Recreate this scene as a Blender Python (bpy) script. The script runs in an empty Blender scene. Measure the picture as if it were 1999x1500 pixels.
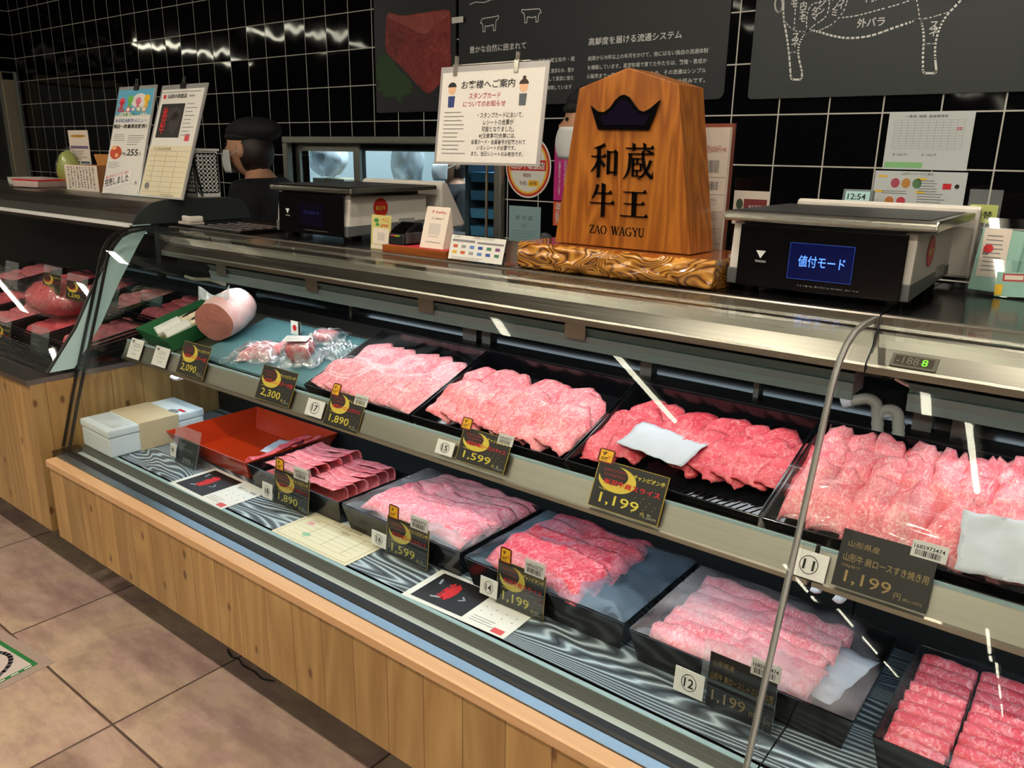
import bpy, bmesh, math, random
from mathutils import Vector, Matrix, noise as mnoise
random.seed(7)
SC = bpy.context.scene
COL = SC.collection
PI = math.pi

# ------------------------------------------------------------------ camera (calibrated on the counter and tile lines)
F, CX, CY, H = 1558.6, 999.5, 750.0, 1.37
RX = Vector((0.78538967, 0.18332274, -0.59123248))
RY = Vector((0.6187895, -0.20751412, 0.7576526))
RZ = Vector((0.01620587, -0.96090097, -0.27641764))
CAM = Vector((0, 0, H))
cam = bpy.data.objects.new('camera', bpy.data.cameras.new('camera'))
COL.objects.link(cam)
cam.matrix_world = Matrix(((RX[0], -RX[1], -RX[2], 0), (RY[0], -RY[1], -RY[2], 0), (RZ[0], -RZ[1], -RZ[2], H), (0, 0, 0, 1)))
cam.data.sensor_fit = 'HORIZONTAL'
cam.data.sensor_width = 36
cam.data.lens = F / 1999 * 36
cam.data.clip_start = 0.02
SC.camera = cam
SC.view_settings.view_transform = 'Standard'
SC.view_settings.look = 'None'
SC.view_settings.gamma = 1
SC.view_settings.use_curve_mapping = False
SC.view_settings.exposure = 0.0
SC.cycles.max_bounces = 8
SC.cycles.transparent_max_bounces = 24
SC.cycles.caustics_reflective = False
SC.cycles.caustics_refractive = False
SC.cycles.sample_clamp_indirect = 4
W = bpy.data.worlds.new('world'); SC.world = W; W.use_nodes = True
W.node_tree.nodes['Background'].inputs[0].default_value = (0.9, 0.95, 1, 1)
W.node_tree.nodes['Background'].inputs[1].default_value = 0.04
# lamp radiances (the lamps themselves are built below, where they hang)
L_HALL, L_LED, L_BACK, L_DOWN = 54.0, 7.5, 95.0, 1150.0

def ray(u, v):
    c = Vector(((u - CX) / F, (v - CY) / F, 1))
    return Vector((RX.dot(c), RY.dot(c), RZ.dot(c)))
def OZ(u, v, z):
    r = ray(u, v); return CAM + r * ((z - H) / r.z)
def OY(u, v, y):
    r = ray(u, v); return CAM + r * (y / r.y)
def OX(u, v, x):
    r = ray(u, v); return CAM + r * (x / r.x)
def OP(u, v, p, n):
    r = ray(u, v); return CAM + r * ((p - CAM).dot(n) / r.dot(n))

# ------------------------------------------------------------------ materials
def lin(c):
    return tuple(((x / 255) / 12.92 if x <= 10 else ((x / 255 + .055) / 1.055) ** 2.4) for x in c[:3])
class NT:
    def __init__(s, name):
        s.m = bpy.data.materials.new(name); s.m.use_nodes = True
        s.t = s.m.node_tree; s.t.nodes.clear(); s.out = s.n('OutputMaterial')
    def n(s, typ, ins=None, **props):
        nd = s.t.nodes.new('ShaderNode' + typ)
        for k, v in props.items(): setattr(nd, k, v)
        for k, v in (ins or {}).items():
            i = nd.inputs[k]
            if isinstance(v, bpy.types.NodeSocket): s.t.links.new(v, i)
            elif isinstance(v, bpy.types.Node): s.t.links.new(v.outputs[0], i)
            else:
                if isinstance(v, tuple) and len(v) == 3 and i.type == 'RGBA': v = v + (1,)
                i.default_value = v
        return nd
    def math(s, op, a, b=0.0, c=0.0):
        return s.n('Math', {0: a, 1: b, 2: c}, operation=op)
    def ramp(s, fac, stops):
        r = s.n('ValToRGB', {0: fac})
        e = r.color_ramp.elements
        while len(e) < len(stops): e.new(.5)
        for i, (p, c) in enumerate(stops):
            e[i].position = p; e[i].color = (*(lin(c) if isinstance(c, tuple) else (c,) * 3), 1)
        return r
    def mix(s, fac, a, b, typ='MIX'):
        m = s.n('Mix', {0: fac}, data_type='RGBA', blend_type=typ)
        for k, v in ((6, a), (7, b)):
            if isinstance(v, (bpy.types.NodeSocket, bpy.types.Node)):
                s.t.links.new(v if isinstance(v, bpy.types.NodeSocket) else v.outputs[0], m.inputs[k])
            else: m.inputs[k].default_value = (*v, 1)
        return m.outputs[2]
    def pos(s, scale=(1, 1, 1), obj=False):
        o = s.n('TexCoord').outputs['Object'] if obj else s.n('NewGeometry').outputs['Position']
        return s.n('Mapping', {0: o, 3: scale})
    def surf(s, sh):
        s.t.links.new(sh.outputs[0], s.out.inputs[0]); return s.m
    def bsdf(s, **k):
        return s.n('BsdfPrincipled', {a.replace('_', ' '): v for a, v in k.items()})
MATS = {}
def plain(name, c, rough=.5, metal=0.0, spec=.5, emit=0, bump=0, bscale=200, coat=0):
    if name in MATS: return MATS[name]
    t = NT(name); k = dict(Base_Color=lin(c), Roughness=rough, Metallic=metal)
    b = t.bsdf(**k); b.inputs['Specular IOR Level'].default_value = spec
    if coat: b.inputs['Coat Weight'].default_value = coat; b.inputs['Coat Roughness'].default_value = .06
    ns = t.n('TexNoise', {'Vector': t.pos(obj=True), 'Scale': bscale, 'Detail': 2.0})
    col = t.mix(ns.outputs[0], tuple(x * .93 for x in lin(c)), tuple(min(1, x * 1.06) for x in lin(c)))
    t.t.links.new(col, b.inputs['Base Color'])
    if bump: t.t.links.new(t.n('Bump', {'Height': ns.outputs[0], 'Strength': bump, 'Distance': .002}).outputs[0], b.inputs['Normal'])
    if emit:
        b.inputs['Emission Color'].default_value = (*lin(c), 1); b.inputs['Emission Strength'].default_value = emit
    MATS[name] = t.surf(b); return MATS[name]
def lamp_mat(name, c, e):
    t = NT(name); return t.surf(t.n('Emission', {0: tuple(c), 1: e}))
def absfacing(t, lo, hi):
    g = t.n('NewGeometry')
    d = t.n('VectorMath', {0: g.outputs['Normal'], 1: g.outputs['Incoming']}, operation='DOT_PRODUCT').outputs['Value']
    f = t.math('POWER', t.math('SUBTRACT', 1.0, t.math('ABSOLUTE', d)), 5.0)
    return t.math('MULTIPLY_ADD', f, hi - lo, lo)
def glass_mat(name, tint=(1, 1, 1), lo=.03, hi=.9, rough=.0):
    t = NT(name)
    tr = t.n('BsdfTransparent', {0: tint}); gl = t.n('BsdfGlossy', {0: (1, 1, 1), 'Roughness': rough})
    return t.surf(t.n('MixShader', {0: absfacing(t, lo, hi), 1: tr, 2: gl}))
def film_mat(name, haze, tint=(225, 228, 232), scale=9, lo=.35, hi=.75, gloss=.05):
    t = NT(name)
    p = t.pos(obj=True)
    n1 = t.n('TexNoise', {'Vector': p, 'Scale': scale, 'Detail': 4.0, 'Distortion': .6})
    r = t.ramp(n1.outputs[0], [(lo, 0.0), (hi, 1.0)])
    b = t.n('Bump', {'Height': t.n('TexNoise', {'Vector': p, 'Scale': 34, 'Detail': 2.0, 'Distortion': .8}).outputs[0], 'Strength': .3, 'Distance': .003})
    tr = t.n('BsdfTransparent', {0: (1, 1, 1)}); df = t.n('BsdfDiffuse', {0: lin(tint)})
    gl = t.n('BsdfGlossy', {0: (1, 1, 1), 'Roughness': .14, 'Normal': b})
    a = t.n('MixShader', {0: t.math('MULTIPLY', r.outputs[0], haze), 1: tr, 2: df})
    return t.surf(t.n('MixShader', {0: absfacing(t, gloss * .4, .3), 1: a, 2: gl}))
def steel_mat(name, c=(176, 170, 160), rough=.3, axis=(1.5, 160, 160)):
    t = NT(name)
    ns = t.n('TexNoise', {'Vector': t.pos(axis), 'Scale': 1.0, 'Detail': 3.0})
    sm = t.n('TexNoise', {'Vector': t.pos((3, 3, 3)), 'Scale': 1.5, 'Detail': 3.0})
    col = t.mix(ns.outputs[0], tuple(x * .75 for x in lin(c)), lin(c))
    rg = t.math('ADD', t.math('MULTIPLY_ADD', ns.outputs[0], .16, rough - .1), t.math('MULTIPLY', sm.outputs[0], .06))
    b = t.bsdf(Metallic=1.0, Base_Color=col, Roughness=rg.outputs[0])
    t.t.links.new(t.n('Bump', {'Height': ns.outputs[0], 'Strength': .06, 'Distance': .001}).outputs[0], b.inputs['Normal'])
    return t.surf(b)
def wood_mat(name, base, dark, along='Z', plank=0.0, knots=True, rough=.45, coat=0, gscale=1.0, knot=(84, 48, 22), contrast=.6):
    t = NT(name)
    g = t.n('NewGeometry').outputs['Position']
    sep = t.n('SeparateXYZ', {0: g})
    sc = {'Z': (1, 1, .12), 'X': (.12, 1, 1), 'Y': (1, .12, 1)}[along]
    p = t.n('Mapping', {0: g, 3: sc})
    vec = p.outputs[0]
    if plank:
        idn = t.math('FLOOR', t.math('DIVIDE', t.math('ADD', sep.outputs[0], t.math('MULTIPLY', sep.outputs[1], 1.0)), plank))
        wn = t.n('TexWhiteNoise', {'W': idn}, noise_dimensions='1D')
        vec = t.n('VectorMath', {0: vec, 1: t.n('VectorMath', {0: wn.outputs['Color'], 1: (7, 7, 7)}, operation='MULTIPLY')}, operation='ADD').outputs[0]
    n1 = t.n('TexNoise', {'Vector': vec, 'Scale': 5.0 * gscale, 'Detail': 2.0, 'Distortion': .5})
    w = t.math('FRACT', t.math('MULTIPLY', n1.outputs[0], 9.0))
    w = t.math('PINGPONG', w, .5)
    fine = t.n('TexNoise', {'Vector': vec, 'Scale': 90.0 * gscale, 'Detail': 2.0})
    fac = t.math('MULTIPLY_ADD', w, 2.2 * contrast, t.math('MULTIPLY_ADD', fine.outputs[0], .6, -.1))
    col = t.mix(fac, lin(base), lin(dark))
    big = t.n('TexNoise', {'Vector': vec, 'Scale': 1.7, 'Detail': 2.0})
    col = t.mix(t.math('MULTIPLY', big.outputs[0], .5), col, tuple(x * .72 for x in lin(base)))
    if plank:
        wv = t.math('MULTIPLY_ADD', wn.outputs['Value'], .26, .84)
        cc = t.n('CombineXYZ', {0: wv, 1: wv, 2: wv})
        col = t.mix(1.0, col, cc, 'MULTIPLY')
        fr = t.math('FRACT', t.math('DIVIDE', t.math('ADD', sep.outputs[0], t.math('MULTIPLY', sep.outputs[1], 1.0)), plank))
        ln = t.math('LESS_THAN', fr, .028)
        col = t.mix(t.math('MULTIPLY', ln, .75), col, tuple(x * .5 for x in lin(dark)))
    if knots:
        kp = t.n('CombineXYZ', {0: t.math('ADD', sep.outputs[0], sep.outputs[1]), 1: t.math('MULTIPLY', sep.outputs[2], .55)})
        vo = t.n('TexVoronoi', {'Vector': kp, 'Scale': 10.0, 'Randomness': 1.0}, voronoi_dimensions='2D')
        wk = t.n('TexNoise', {'Vector': kp, 'Scale': 30.0})
        dd = t.math('ADD', vo.outputs['Distance'], t.math('MULTIPLY', wk.outputs[0], .08))
        kn = t.ramp(dd, [(.075, 1.0), (.13, 0.0)])
        pick = t.math('GREATER_THAN', t.n('SeparateColor', {0: vo.outputs['Color']}).outputs[0], .58)
        col = t.mix(t.math('MULTIPLY', t.math('MULTIPLY', kn.outputs[0], pick), .8), col, lin(knot))
    b = t.bsdf(Base_Color=col, Roughness=rough)
    if coat: b.inputs['Coat Weight'].default_value = coat; b.inputs['Coat Roughness'].default_value = .05
    t.t.links.new(t.n('Bump', {'Height': fac, 'Strength': .08, 'Distance': .001}).outputs[0], b.inputs['Normal'])
    return t.surf(b)

# ------------------------------------------------------------------ mesh building
class MB:
    def __init__(s): s.v = []; s.f = []; s.mi = []
    def add(s, vs, fs, m=0):
        o = len(s.v); s.v += [Vector(v) for v in vs]; s.f += [[i + o for i in f] for f in fs]; s.mi += [m] * len(fs); return s
    def box(s, a, b, m=0, M=None):
        x0, y0, z0 = a; x1, y1, z1 = b
        vs = [Vector(p) for p in ((x0, y0, z0), (x1, y0, z0), (x1, y1, z0), (x0, y1, z0), (x0, y0, z1), (x1, y0, z1), (x1, y1, z1), (x0, y1, z1))]
        if M: vs = [M @ v for v in vs]
        return s.add(vs, [(3, 2, 1, 0), (4, 5, 6, 7), (0, 1, 5, 4), (1, 2, 6, 5), (2, 3, 7, 6), (3, 0, 4, 7)], m)
    def prism(s, prof, x0, x1, m=0, axis='X', closed=True):
        # prof: (a,b) outline swept along an axis; X: (y,z)  Y: (x,z)  Z: (x,y)
        n = len(prof)
        def P(t, q): return {'X': (t, q[0], q[1]), 'Y': (q[0], t, q[1]), 'Z': (q[0], q[1], t)}[axis]
        vs = [P(x0, q) for q in prof] + [P(x1, q) for q in prof]
        fs = [(i, (i + 1) % n, n + (i + 1) % n, n + i) for i in range(n if closed else n - 1)]
        if closed: fs += [tuple(range(n))[::-1], tuple(range(n, 2 * n))]
        return s.add(vs, fs, m)
    def strip(s, prof, th, x0, x1, m=0):
        # a bent sheet with thickness: open (y,z) polyline offset by th
        pts = [Vector(p) for p in prof]; off = []
        for i, p in enumerate(pts):
            a = pts[max(0, i - 1)]; b = pts[min(len(pts) - 1, i + 1)]; d = (b - a).normalized(); off.append(p + Vector((-d.y, d.x)) * th)
        return s.prism([tuple(p) for p in pts] + [tuple(p) for p in reversed(off)], x0, x1, m)
    def tube(s, pts, r, seg=8, m=0, cap=True):
        pts = [Vector(p) for p in pts]; n = len(pts); rs = r if isinstance(r, (list, tuple)) else [r] * n
        vs = []; up = Vector((0, 0, 1)); prev = None
        for i, p in enumerate(pts):
            d = (pts[min(n - 1, i + 1)] - pts[max(0, i - 1)]).normalized()
            if prev is None:
                a = d.cross(up)
                if a.length < .05: a = d.cross(Vector((1, 0, 0)))
            else: a = prev - d * prev.dot(d)
            a.normalize(); prev = a; b = d.cross(a)
            vs += [p + (a * math.cos(2 * PI * k / seg) + b * math.sin(2 * PI * k / seg)) * rs[i] for k in range(seg)]
        fs = [(i * seg + k, i * seg + (k + 1) % seg, (i + 1) * seg + (k + 1) % seg, (i + 1) * seg + k) for i in range(n - 1) for k in range(seg)]
        if cap: fs += [tuple(range(seg))[::-1], tuple(range((n - 1) * seg, n * seg))]
        return s.add(vs, fs, m)
    def lathe(s, prof, seg=20, c=(0, 0, 0), m=0, cap=True):
        c = Vector(c); n = len(prof)
        vs = [c + Vector((r * math.cos(2 * PI * k / seg), r * math.sin(2 * PI * k / seg), z)) for r, z in prof for k in range(seg)]
        fs = [(i * seg + k, i * seg + (k + 1) % seg, (i + 1) * seg + (k + 1) % seg, (i + 1) * seg + k) for i in range(n - 1) for k in range(seg)]
        if cap: fs += [tuple(range(seg))[::-1], tuple(range((n - 1) * seg, n * seg))]
        return s.add(vs, fs, m)
    def ball(s, c, r, seg=14, rings=10, m=0, fn=None):
        c = Vector(c); R = r if isinstance(r, (tuple, list)) else (r, r, r)
        vs = [Vector((0, 0, -1))]
        for i in range(1, rings):
            th = PI * i / rings - PI / 2
            vs += [Vector((math.cos(th) * math.cos(2 * PI * k / seg), math.cos(th) * math.sin(2 * PI * k / seg), math.sin(th))) for k in range(seg)]
        vs.append(Vector((0, 0, 1)))
        out = []
        for v in vs:
            q = Vector((v.x * R[0], v.y * R[1], v.z * R[2]))
            if fn: q = fn(v, q)
            out.append(c + q)
        fs = [(0, 1 + (k + 1) % seg, 1 + k) for k in range(seg)]
        for i in range(rings - 2):
            fs += [(1 + i * seg + k, 1 + i * seg + (k + 1) % seg, 1 + (i + 1) * seg + (k + 1) % seg, 1 + (i + 1) * seg + k) for k in range(seg)]
        L = len(vs) - 1; o = 1 + (rings - 2) * seg
        fs += [(o + k, o + (k + 1) % seg, L) for k in range(seg)]
        return s.add(out, fs, m)
    def sheet(s, nu, nv, fn, th, m=0, closed=True):
        # fn(u,v) -> Vector; a curved sheet with real thickness
        P = [[fn(i / nu, j / nv) for j in range(nv + 1)] for i in range(nu + 1)]
        Nn = [[None] * (nv + 1) for _ in range(nu + 1)]
        for i in range(nu + 1):
            for j in range(nv + 1):
                a = P[min(nu, i + 1)][j] - P[max(0, i - 1)][j]; b = P[i][min(nv, j + 1)] - P[i][max(0, j - 1)]
                c = a.cross(b); Nn[i][j] = c.normalized() if c.length > 1e-12 else Vector((0, 0, 1))
        if th == 0:
            k = nv + 1
            return s.add([P[i][j] for i in range(nu + 1) for j in range(k)], [(i * k + j, (i + 1) * k + j, (i + 1) * k + j + 1, i * k + j + 1) for i in range(nu) for j in range(nv)], m)
        k = nv + 1; top = [P[i][j] for i in range(nu + 1) for j in range(k)]; bot = [P[i][j] - Nn[i][j] * th for i in range(nu + 1) for j in range(k)]
        o = len(top); fs = []
        for i in range(nu):
            for j in range(nv):
                a, b, c, d = i * k + j, (i + 1) * k + j, (i + 1) * k + j + 1, i * k + j + 1
                fs += [(a, b, c, d), (o + d, o + c, o + b, o + a)]
        for i in range(nu):
            a, b = i * k, (i + 1) * k; fs.append((a, o + a, o + b, b))
            a, b = i * k + nv, (i + 1) * k + nv; fs.append((b, o + b, o + a, a))
        for j in range(nv):
            a, b = j, j + 1; fs.append((b, o + b, o + a, a))
            a, b = nu * k + j, nu * k + j + 1; fs.append((a, o + a, o + b, b))
        return s.add(top + bot, fs, m)
def chain(o):
    M = Matrix.Identity(4)
    while o: M = o.matrix_basis @ M; o = o.parent
    return M
def link(o, parent=None):
    COL.objects.link(o)
    if parent: o.parent = parent
    return o
def mesh(name, mb, mats, parent=None, smooth=False, world=False, bevel=0, origin=None):
    vs = mb.v
    if world and parent:
        Mi = chain(parent).inverted(); vs = [Mi @ v for v in vs]
    if origin is not None:
        origin = Vector(origin); vs = [v - origin for v in vs]
    me = bpy.data.meshes.new(name); me.from_pydata([tuple(v) for v in vs], [], mb.f)
    for m in (mats if isinstance(mats, (list, tuple)) else [mats]): me.materials.append(m)
    me.polygons.foreach_set('material_index', mb.mi)
    if smooth: me.polygons.foreach_set('use_smooth', [True] * len(me.polygons))
    bm = bmesh.new(); bm.from_mesh(me); bmesh.ops.recalc_face_normals(bm, faces=bm.faces)
    if bevel:
        ed = [e for e in bm.edges if len(e.link_faces) == 2 and e.calc_face_angle(0) > .6]
        bmesh.ops.bevel(bm, geom=ed, offset=bevel, segments=2, affect='EDGES', profile=.6, clamp_overlap=True)
    bm.to_mesh(me); bm.free(); me.update()
    o = bpy.data.objects.new(name, me)
    if origin is not None: o.location = origin
    return link(o, parent)
def tag(o, label, cat, group=None, kind=None):
    if label: o['label'] = label
    if cat: o['category'] = cat
    if group: o['group'] = group
    if kind: o['kind'] = kind
    return o
def thing(name, label, cat, loc=(0, 0, 0), rz=0, group=None, M=None):
    o = bpy.data.objects.new(name, None); o.empty_display_size = .02
    o.matrix_basis = M if M else Matrix.Translation(Vector(loc)) @ Matrix.Rotation(rz, 4, 'Z')
    link(o); return tag(o, label, cat, group)
def struct(name, mb, mats, parent=None, **k):
    o = mesh(name, mb, mats, parent, **k)
    if not parent: o['kind'] = 'structure'
    return o
def frame(O, xd, yd):
    x = Vector(xd).normalized(); z = x.cross(Vector(yd)).normalized(); y = z.cross(x)
    return Matrix(((x.x, y.x, z.x, O.x), (x.y, y.y, z.y, O.y), (x.z, y.z, z.z, O.z), (0, 0, 0, 1)))
# lettering is queued and turned into meshes at the end in one go
TEXTS = []
def lettering(parent, mat, items, z=.0008, name='lettering', label=None):
    # items: (text, x, y, size[, opts]) in the parent's XY plane; opts: b bold, a align, sx squeeze, r rotation, w fit width, h fit height
    TEXTS.append((parent, mat, items, z, name, label))
def flush_text():
    tmp = []
    for q in TEXTS:
        for it in q[2]:
            op = it[4] if len(it) > 4 else {}
            c = bpy.data.curves.new('t', 'FONT'); c.body = it[0]; c.size = it[3]; c.resolution_u = 2
            c.offset = op.get('b', 0) * it[3]; c.space_line = op.get('ls', 1.0)
            c.align_x = op.get('a', 'LEFT'); o = bpy.data.objects.new('t', c); COL.objects.link(o); tmp.append(o)
    bpy.context.view_layer.update(); dg = bpy.context.evaluated_depsgraph_get(); k = 0; made = []
    for parent, mat, items, z, name, label in TEXTS:
        mb = MB()
        for it in items:
            op = it[4] if len(it) > 4 else {}
            me = bpy.data.meshes.new_from_object(tmp[k].evaluated_get(dg)); k += 1
            vs = [v.co.copy() for v in me.vertices]
            if not vs: continue
            sx = sy = op.get('sx', 1)
            sy = 1
            xs = [v.x for v in vs]; ys = [v.y for v in vs]
            if 'w' in op: sx = op['w'] / max(1e-6, max(xs) - min(xs)); vs = [v - Vector((min(xs), 0, 0)) for v in vs]
            if 'h' in op: sy = op['h'] / max(1e-6, max(ys) - min(ys)); vs = [v - Vector((0, min(ys), 0)) for v in vs]
            ca, sa = math.cos(op.get('r', 0)), math.sin(op.get('r', 0)); sk = op.get('k', 0)
            out = []
            for v in vs:
                x, y = v.x * sx + v.y * sk, v.y * sy
                out.append(Vector((it[1] + x * ca - y * sa, it[2] + x * sa + y * ca, z)))
            mb.add(out, [list(p.vertices) for p in me.polygons]); bpy.data.meshes.remove(me)
        made.append((name, mb, mat, parent, label))
    for o in tmp: c = o.data; bpy.data.objects.remove(o); bpy.data.curves.remove(c)
    for name, mb, mat, parent, label in made:
        if not mb.v: continue
        me = bpy.data.meshes.new(name); me.from_pydata([tuple(v) for v in mb.v], [], mb.f); me.materials.append(mat)
        o = bpy.data.objects.new(name, me); link(o, parent)
        if label: o['label'] = label
def flat(parent, name, polys, mat, z=.0004, label=None):
    # flat printed shapes on a panel's XY plane: polys = list of outlines or (x0,y0,x1,y1) rects
    mb = MB()
    for p in polys:
        if len(p) == 4 and not isinstance(p[0], (tuple, list)):
            x0, y0, x1, y1 = p; p = [(x0, y0), (x1, y0), (x1, y1), (x0, y1)]
        mb.add([(x, y, z) for x, y in p], [tuple(range(len(p)))])
    me = bpy.data.meshes.new(name); me.from_pydata([tuple(v) for v in mb.v], [], mb.f); me.materials.append(mat)
    o = bpy.data.objects.new(name, me); link(o, parent)
    if label: o['label'] = label
    return o
def ell(cx, cy, rx, ry, n=24, a0=0, a1=2 * PI):
    return [(cx + rx * math.cos(a0 + (a1 - a0) * i / n), cy + ry * math.sin(a0 + (a1 - a0) * i / n)) for i in range(n + (0 if abs(a1 - a0 - 2 * PI) < 1e-6 else 1))]
def stroke(pts, w, closed=False):
    # a line as thin quads
    out = []; pts = list(pts)
    if closed: pts.append(pts[0])
    for a, b in zip(pts, pts[1:]):
        d = Vector((b[0] - a[0], b[1] - a[1]))
        if d.length < 1e-9: continue
        d.normalize(); n = Vector((-d.y, d.x)) * w / 2; e = d * w * .3
        out.append([(a[0] - e.x - n.x, a[1] - e.y - n.y), (b[0] + e.x - n.x, b[1] + e.y - n.y), (b[0] + e.x + n.x, b[1] + e.y + n.y), (a[0] - e.x + n.x, a[1] - e.y + n.y)])
    return out
def spline(pts, n=6):
    P = [Vector(p) for p in pts]; out = []
    for i in range(len(P) - 1):
        a, b, c, d = P[max(0, i - 1)], P[i], P[i + 1], P[min(len(P) - 1, i + 2)]
        for k in range(n):
            t = k / n
            out.append(.5 * ((2 * b) + (c - a) * t + (2 * a - 5 * b + 4 * c - d) * t * t + (-a + 3 * b - 3 * c + d) * t ** 3))
    out.append(P[-1]); return out
ORD = ['first', 'second', 'third', 'fourth', 'fifth', 'sixth', 'seventh', 'eighth', 'ninth', 'tenth', 'eleventh', 'twelfth', 'thirteenth', 'fourteenth', 'fifteenth']

# shared materials
STEEL = steel_mat('brushed_steel'); STEEL2 = steel_mat('dark_steel', (120, 116, 108), .32)
CHROME = steel_mat('bright_strip', (168, 188, 204), .36, (30, 30, 30))
MILKY = plain('milky_edge', (150, 175, 178), .4)
BLACK = plain('black_plastic', (14, 14, 15), .35)
GLOSSBLACK = plain('gloss_black', (8, 8, 9), .08)
WHITE = plain('white_paper', (228, 226, 220), .7)
CREAM = plain('cream_paper', (226, 216, 186), .7)
GREYP = plain('grey_plastic', (96, 98, 100), .5)
WHITEP = plain('white_plastic', (214, 208, 200), .4)
INK = plain('black_ink', (16, 14, 14), .6)
GREYINK = plain('grey_ink', (130, 128, 130), .6)
REDINK = plain('red_ink', (205, 30, 35), .6)
GOLD = plain('gold_ink', (214, 196, 70), .5)
DULLGOLD = plain('dull_gold_ink', (150, 125, 78), .5)
YELLOW = plain('yellow_ink', (245, 200, 40), .6)
GREEN = plain('green_ink', (60, 140, 70), .6)
BLUE = plain('blue_ink', (60, 90, 170), .6)
WHITEINK = plain('white_ink', (222, 224, 224), .6)
CARDBLACK = plain('card_black', (34, 32, 30), .5)
CARDGREY = plain('card_grey', (62, 68, 66), .5)
GLASS = glass_mat('case_glass', (.975, .99, .985), .008, .7)
ACRYL = glass_mat('clear_acrylic', (.95, .965, .97), .05, .7, .02)
HAZYAC = film_mat('hazy_acrylic', .28, (215, 222, 226), 6, .2, .8, .06)
FILM = film_mat('cling_film', .12, gloss=.06)
# ================================================================== lamps
HALLM = lamp_mat('hall_lamp_glow', (1.0, .95, .74), L_HALL)
LEDM = lamp_mat('case_led_glow', (.95, .97, 1.0), L_LED)
LEDM2 = lamp_mat('shelf_led_glow', (.7, .87, 1.0), L_LED * 1.0)
BACKM = lamp_mat('back_room_lamp_glow', (.75, .92, 1.0), L_BACK)
DOWNM = lamp_mat('downlight_glow', (1.0, .89, .72), L_DOWN)
LAMPW = plain('lamp_housing', (205, 205, 200), .5)
CEIL = 2.74
def hall_lamp(x, y0, y1):
    t = thing('ceiling_light', 'long narrow hall ceiling lamp mirrored as a bright streak in the glass', 'lamp', (x, (y0 + y1) / 2, CEIL), group='ceiling lamps of the hall')
    h = (y1 - y0) / 2
    mesh('housing', MB().box((-.06, -h - .02, -.03), (.06, h + .02, 0)), LAMPW, t)
    mesh('tube', MB().tube([(0, -h, -.055), (0, h, -.055)], .022, 8), HALLM, t, smooth=True)
    return t
segs = [(-2.5, -.85), (-4.65, -2.9), (-11.4, -9.7), (-13.6, -11.8), (-15.8, -14.0), (-19.5, -17.2), (-24, -21)]
for k, sg in ((0, segs), (1, segs), (3, segs[:1]), (4, segs[:1])):
    for y0, y1 in sg: hall_lamp(-.68 - 2.6 * k, y0, y1)
for y0, y1 in segs[:2]: hall_lamp(1.92, y0, y1)  # added lamp row out of view at the right, brightening the case fronts
def downlight(x, y, s=1.0):
    t = thing('downlight', 'round recessed warm downlight in the ceiling above the counter', 'lamp', (x, y, CEIL), group='downlights over the counter')
    mesh('trim_ring', MB().lathe([(.0355, -.001), (.075, -.001), (.075, -.012), (.0355, -.012), (.0355, -.001)], 20, cap=False), LAMPW, t)
    mesh('diffuser', MB().lathe([(.035, -.004), (.035, -.006)], 20), DOWNM, t)
for x, y in [(-3.65 + .85 * i, -.3) for i in range(7)] + [(-.1, 1.72), (-1.0, 1.0)]: downlight(x, y)

# ================================================================== setting
# glossy black wall tiles with pale joints
T = .149
def tile_mat():
    t = NT('black_wall_tile')
    g = t.n('NewGeometry'); P = g.outputs['Position']
    m = t.n('Mapping', {0: P, 1: (1.095 / T + 60, 1.5 / T + 60, -1.350 / T + 60), 3: (1 / T, 1 / T, 1 / T)})
    m.vector_type = 'POINT'
    s = t.n('SeparateXYZ', {0: m})
    nx = t.n('SeparateXYZ', {0: g.outputs['Normal']}).outputs[0]
    side = t.math('GREATER_THAN', t.math('ABSOLUTE', nx), .5)
    hor = t.n('Mix', {0: side, 2: s.outputs[0], 3: s.outputs[1]}, data_type='FLOAT').outputs[0]
    def edge(a):
        f = t.math('FRACT', a); return t.math('MINIMUM', f, t.math('SUBTRACT', 1.0, f))
    e = t.math('MINIMUM', edge(hor), edge(s.outputs[2]))
    gr = t.math('LESS_THAN', e, .0135)
    idv = t.n('CombineXYZ', {0: t.math('FLOOR', hor), 1: side, 2: t.math('FLOOR', s.outputs[2])})
    wn = t.n('TexWhiteNoise', {0: idv}, noise_dimensions='3D')
    wob = t.n('TexNoise', {'Vector': t.n('VectorMath', {0: P, 1: wn.outputs['Color']}, operation='ADD'), 'Scale': 8.0, 'Detail': 1.0})
    j = t.n('VectorMath', {0: t.n('VectorMath', {0: wn.outputs['Color'], 1: (.5, .5, .5)}, operation='SUBTRACT'), 1: (.02, .02, .02)}, operation='MULTIPLY')
    j2 = t.n('VectorMath', {0: t.n('VectorMath', {0: wob.outputs['Color'], 1: (.5, .5, .5)}, operation='SUBTRACT'), 1: (.035, .035, .035)}, operation='MULTIPLY')
    nn = t.n('VectorMath', {0: t.n('VectorMath', {0: g.outputs['Normal'], 1: j}, operation='ADD'), 1: j2}, operation='ADD')
    nn = t.n('VectorMath', {0: nn}, operation='NORMALIZE')
    tile = t.bsdf(Base_Color=lin((9, 9, 11)), Roughness=.04); tile.inputs['Specular IOR Level'].default_value = .05; t.t.links.new(nn.outputs[0], tile.inputs['Normal'])
    grout = t.bsdf(Base_Color=lin((196, 194, 188)), Roughness=.8)
    return t.surf(t.n('MixShader', {0: gr, 1: tile, 2: grout}))
TILE = tile_mat()
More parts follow.
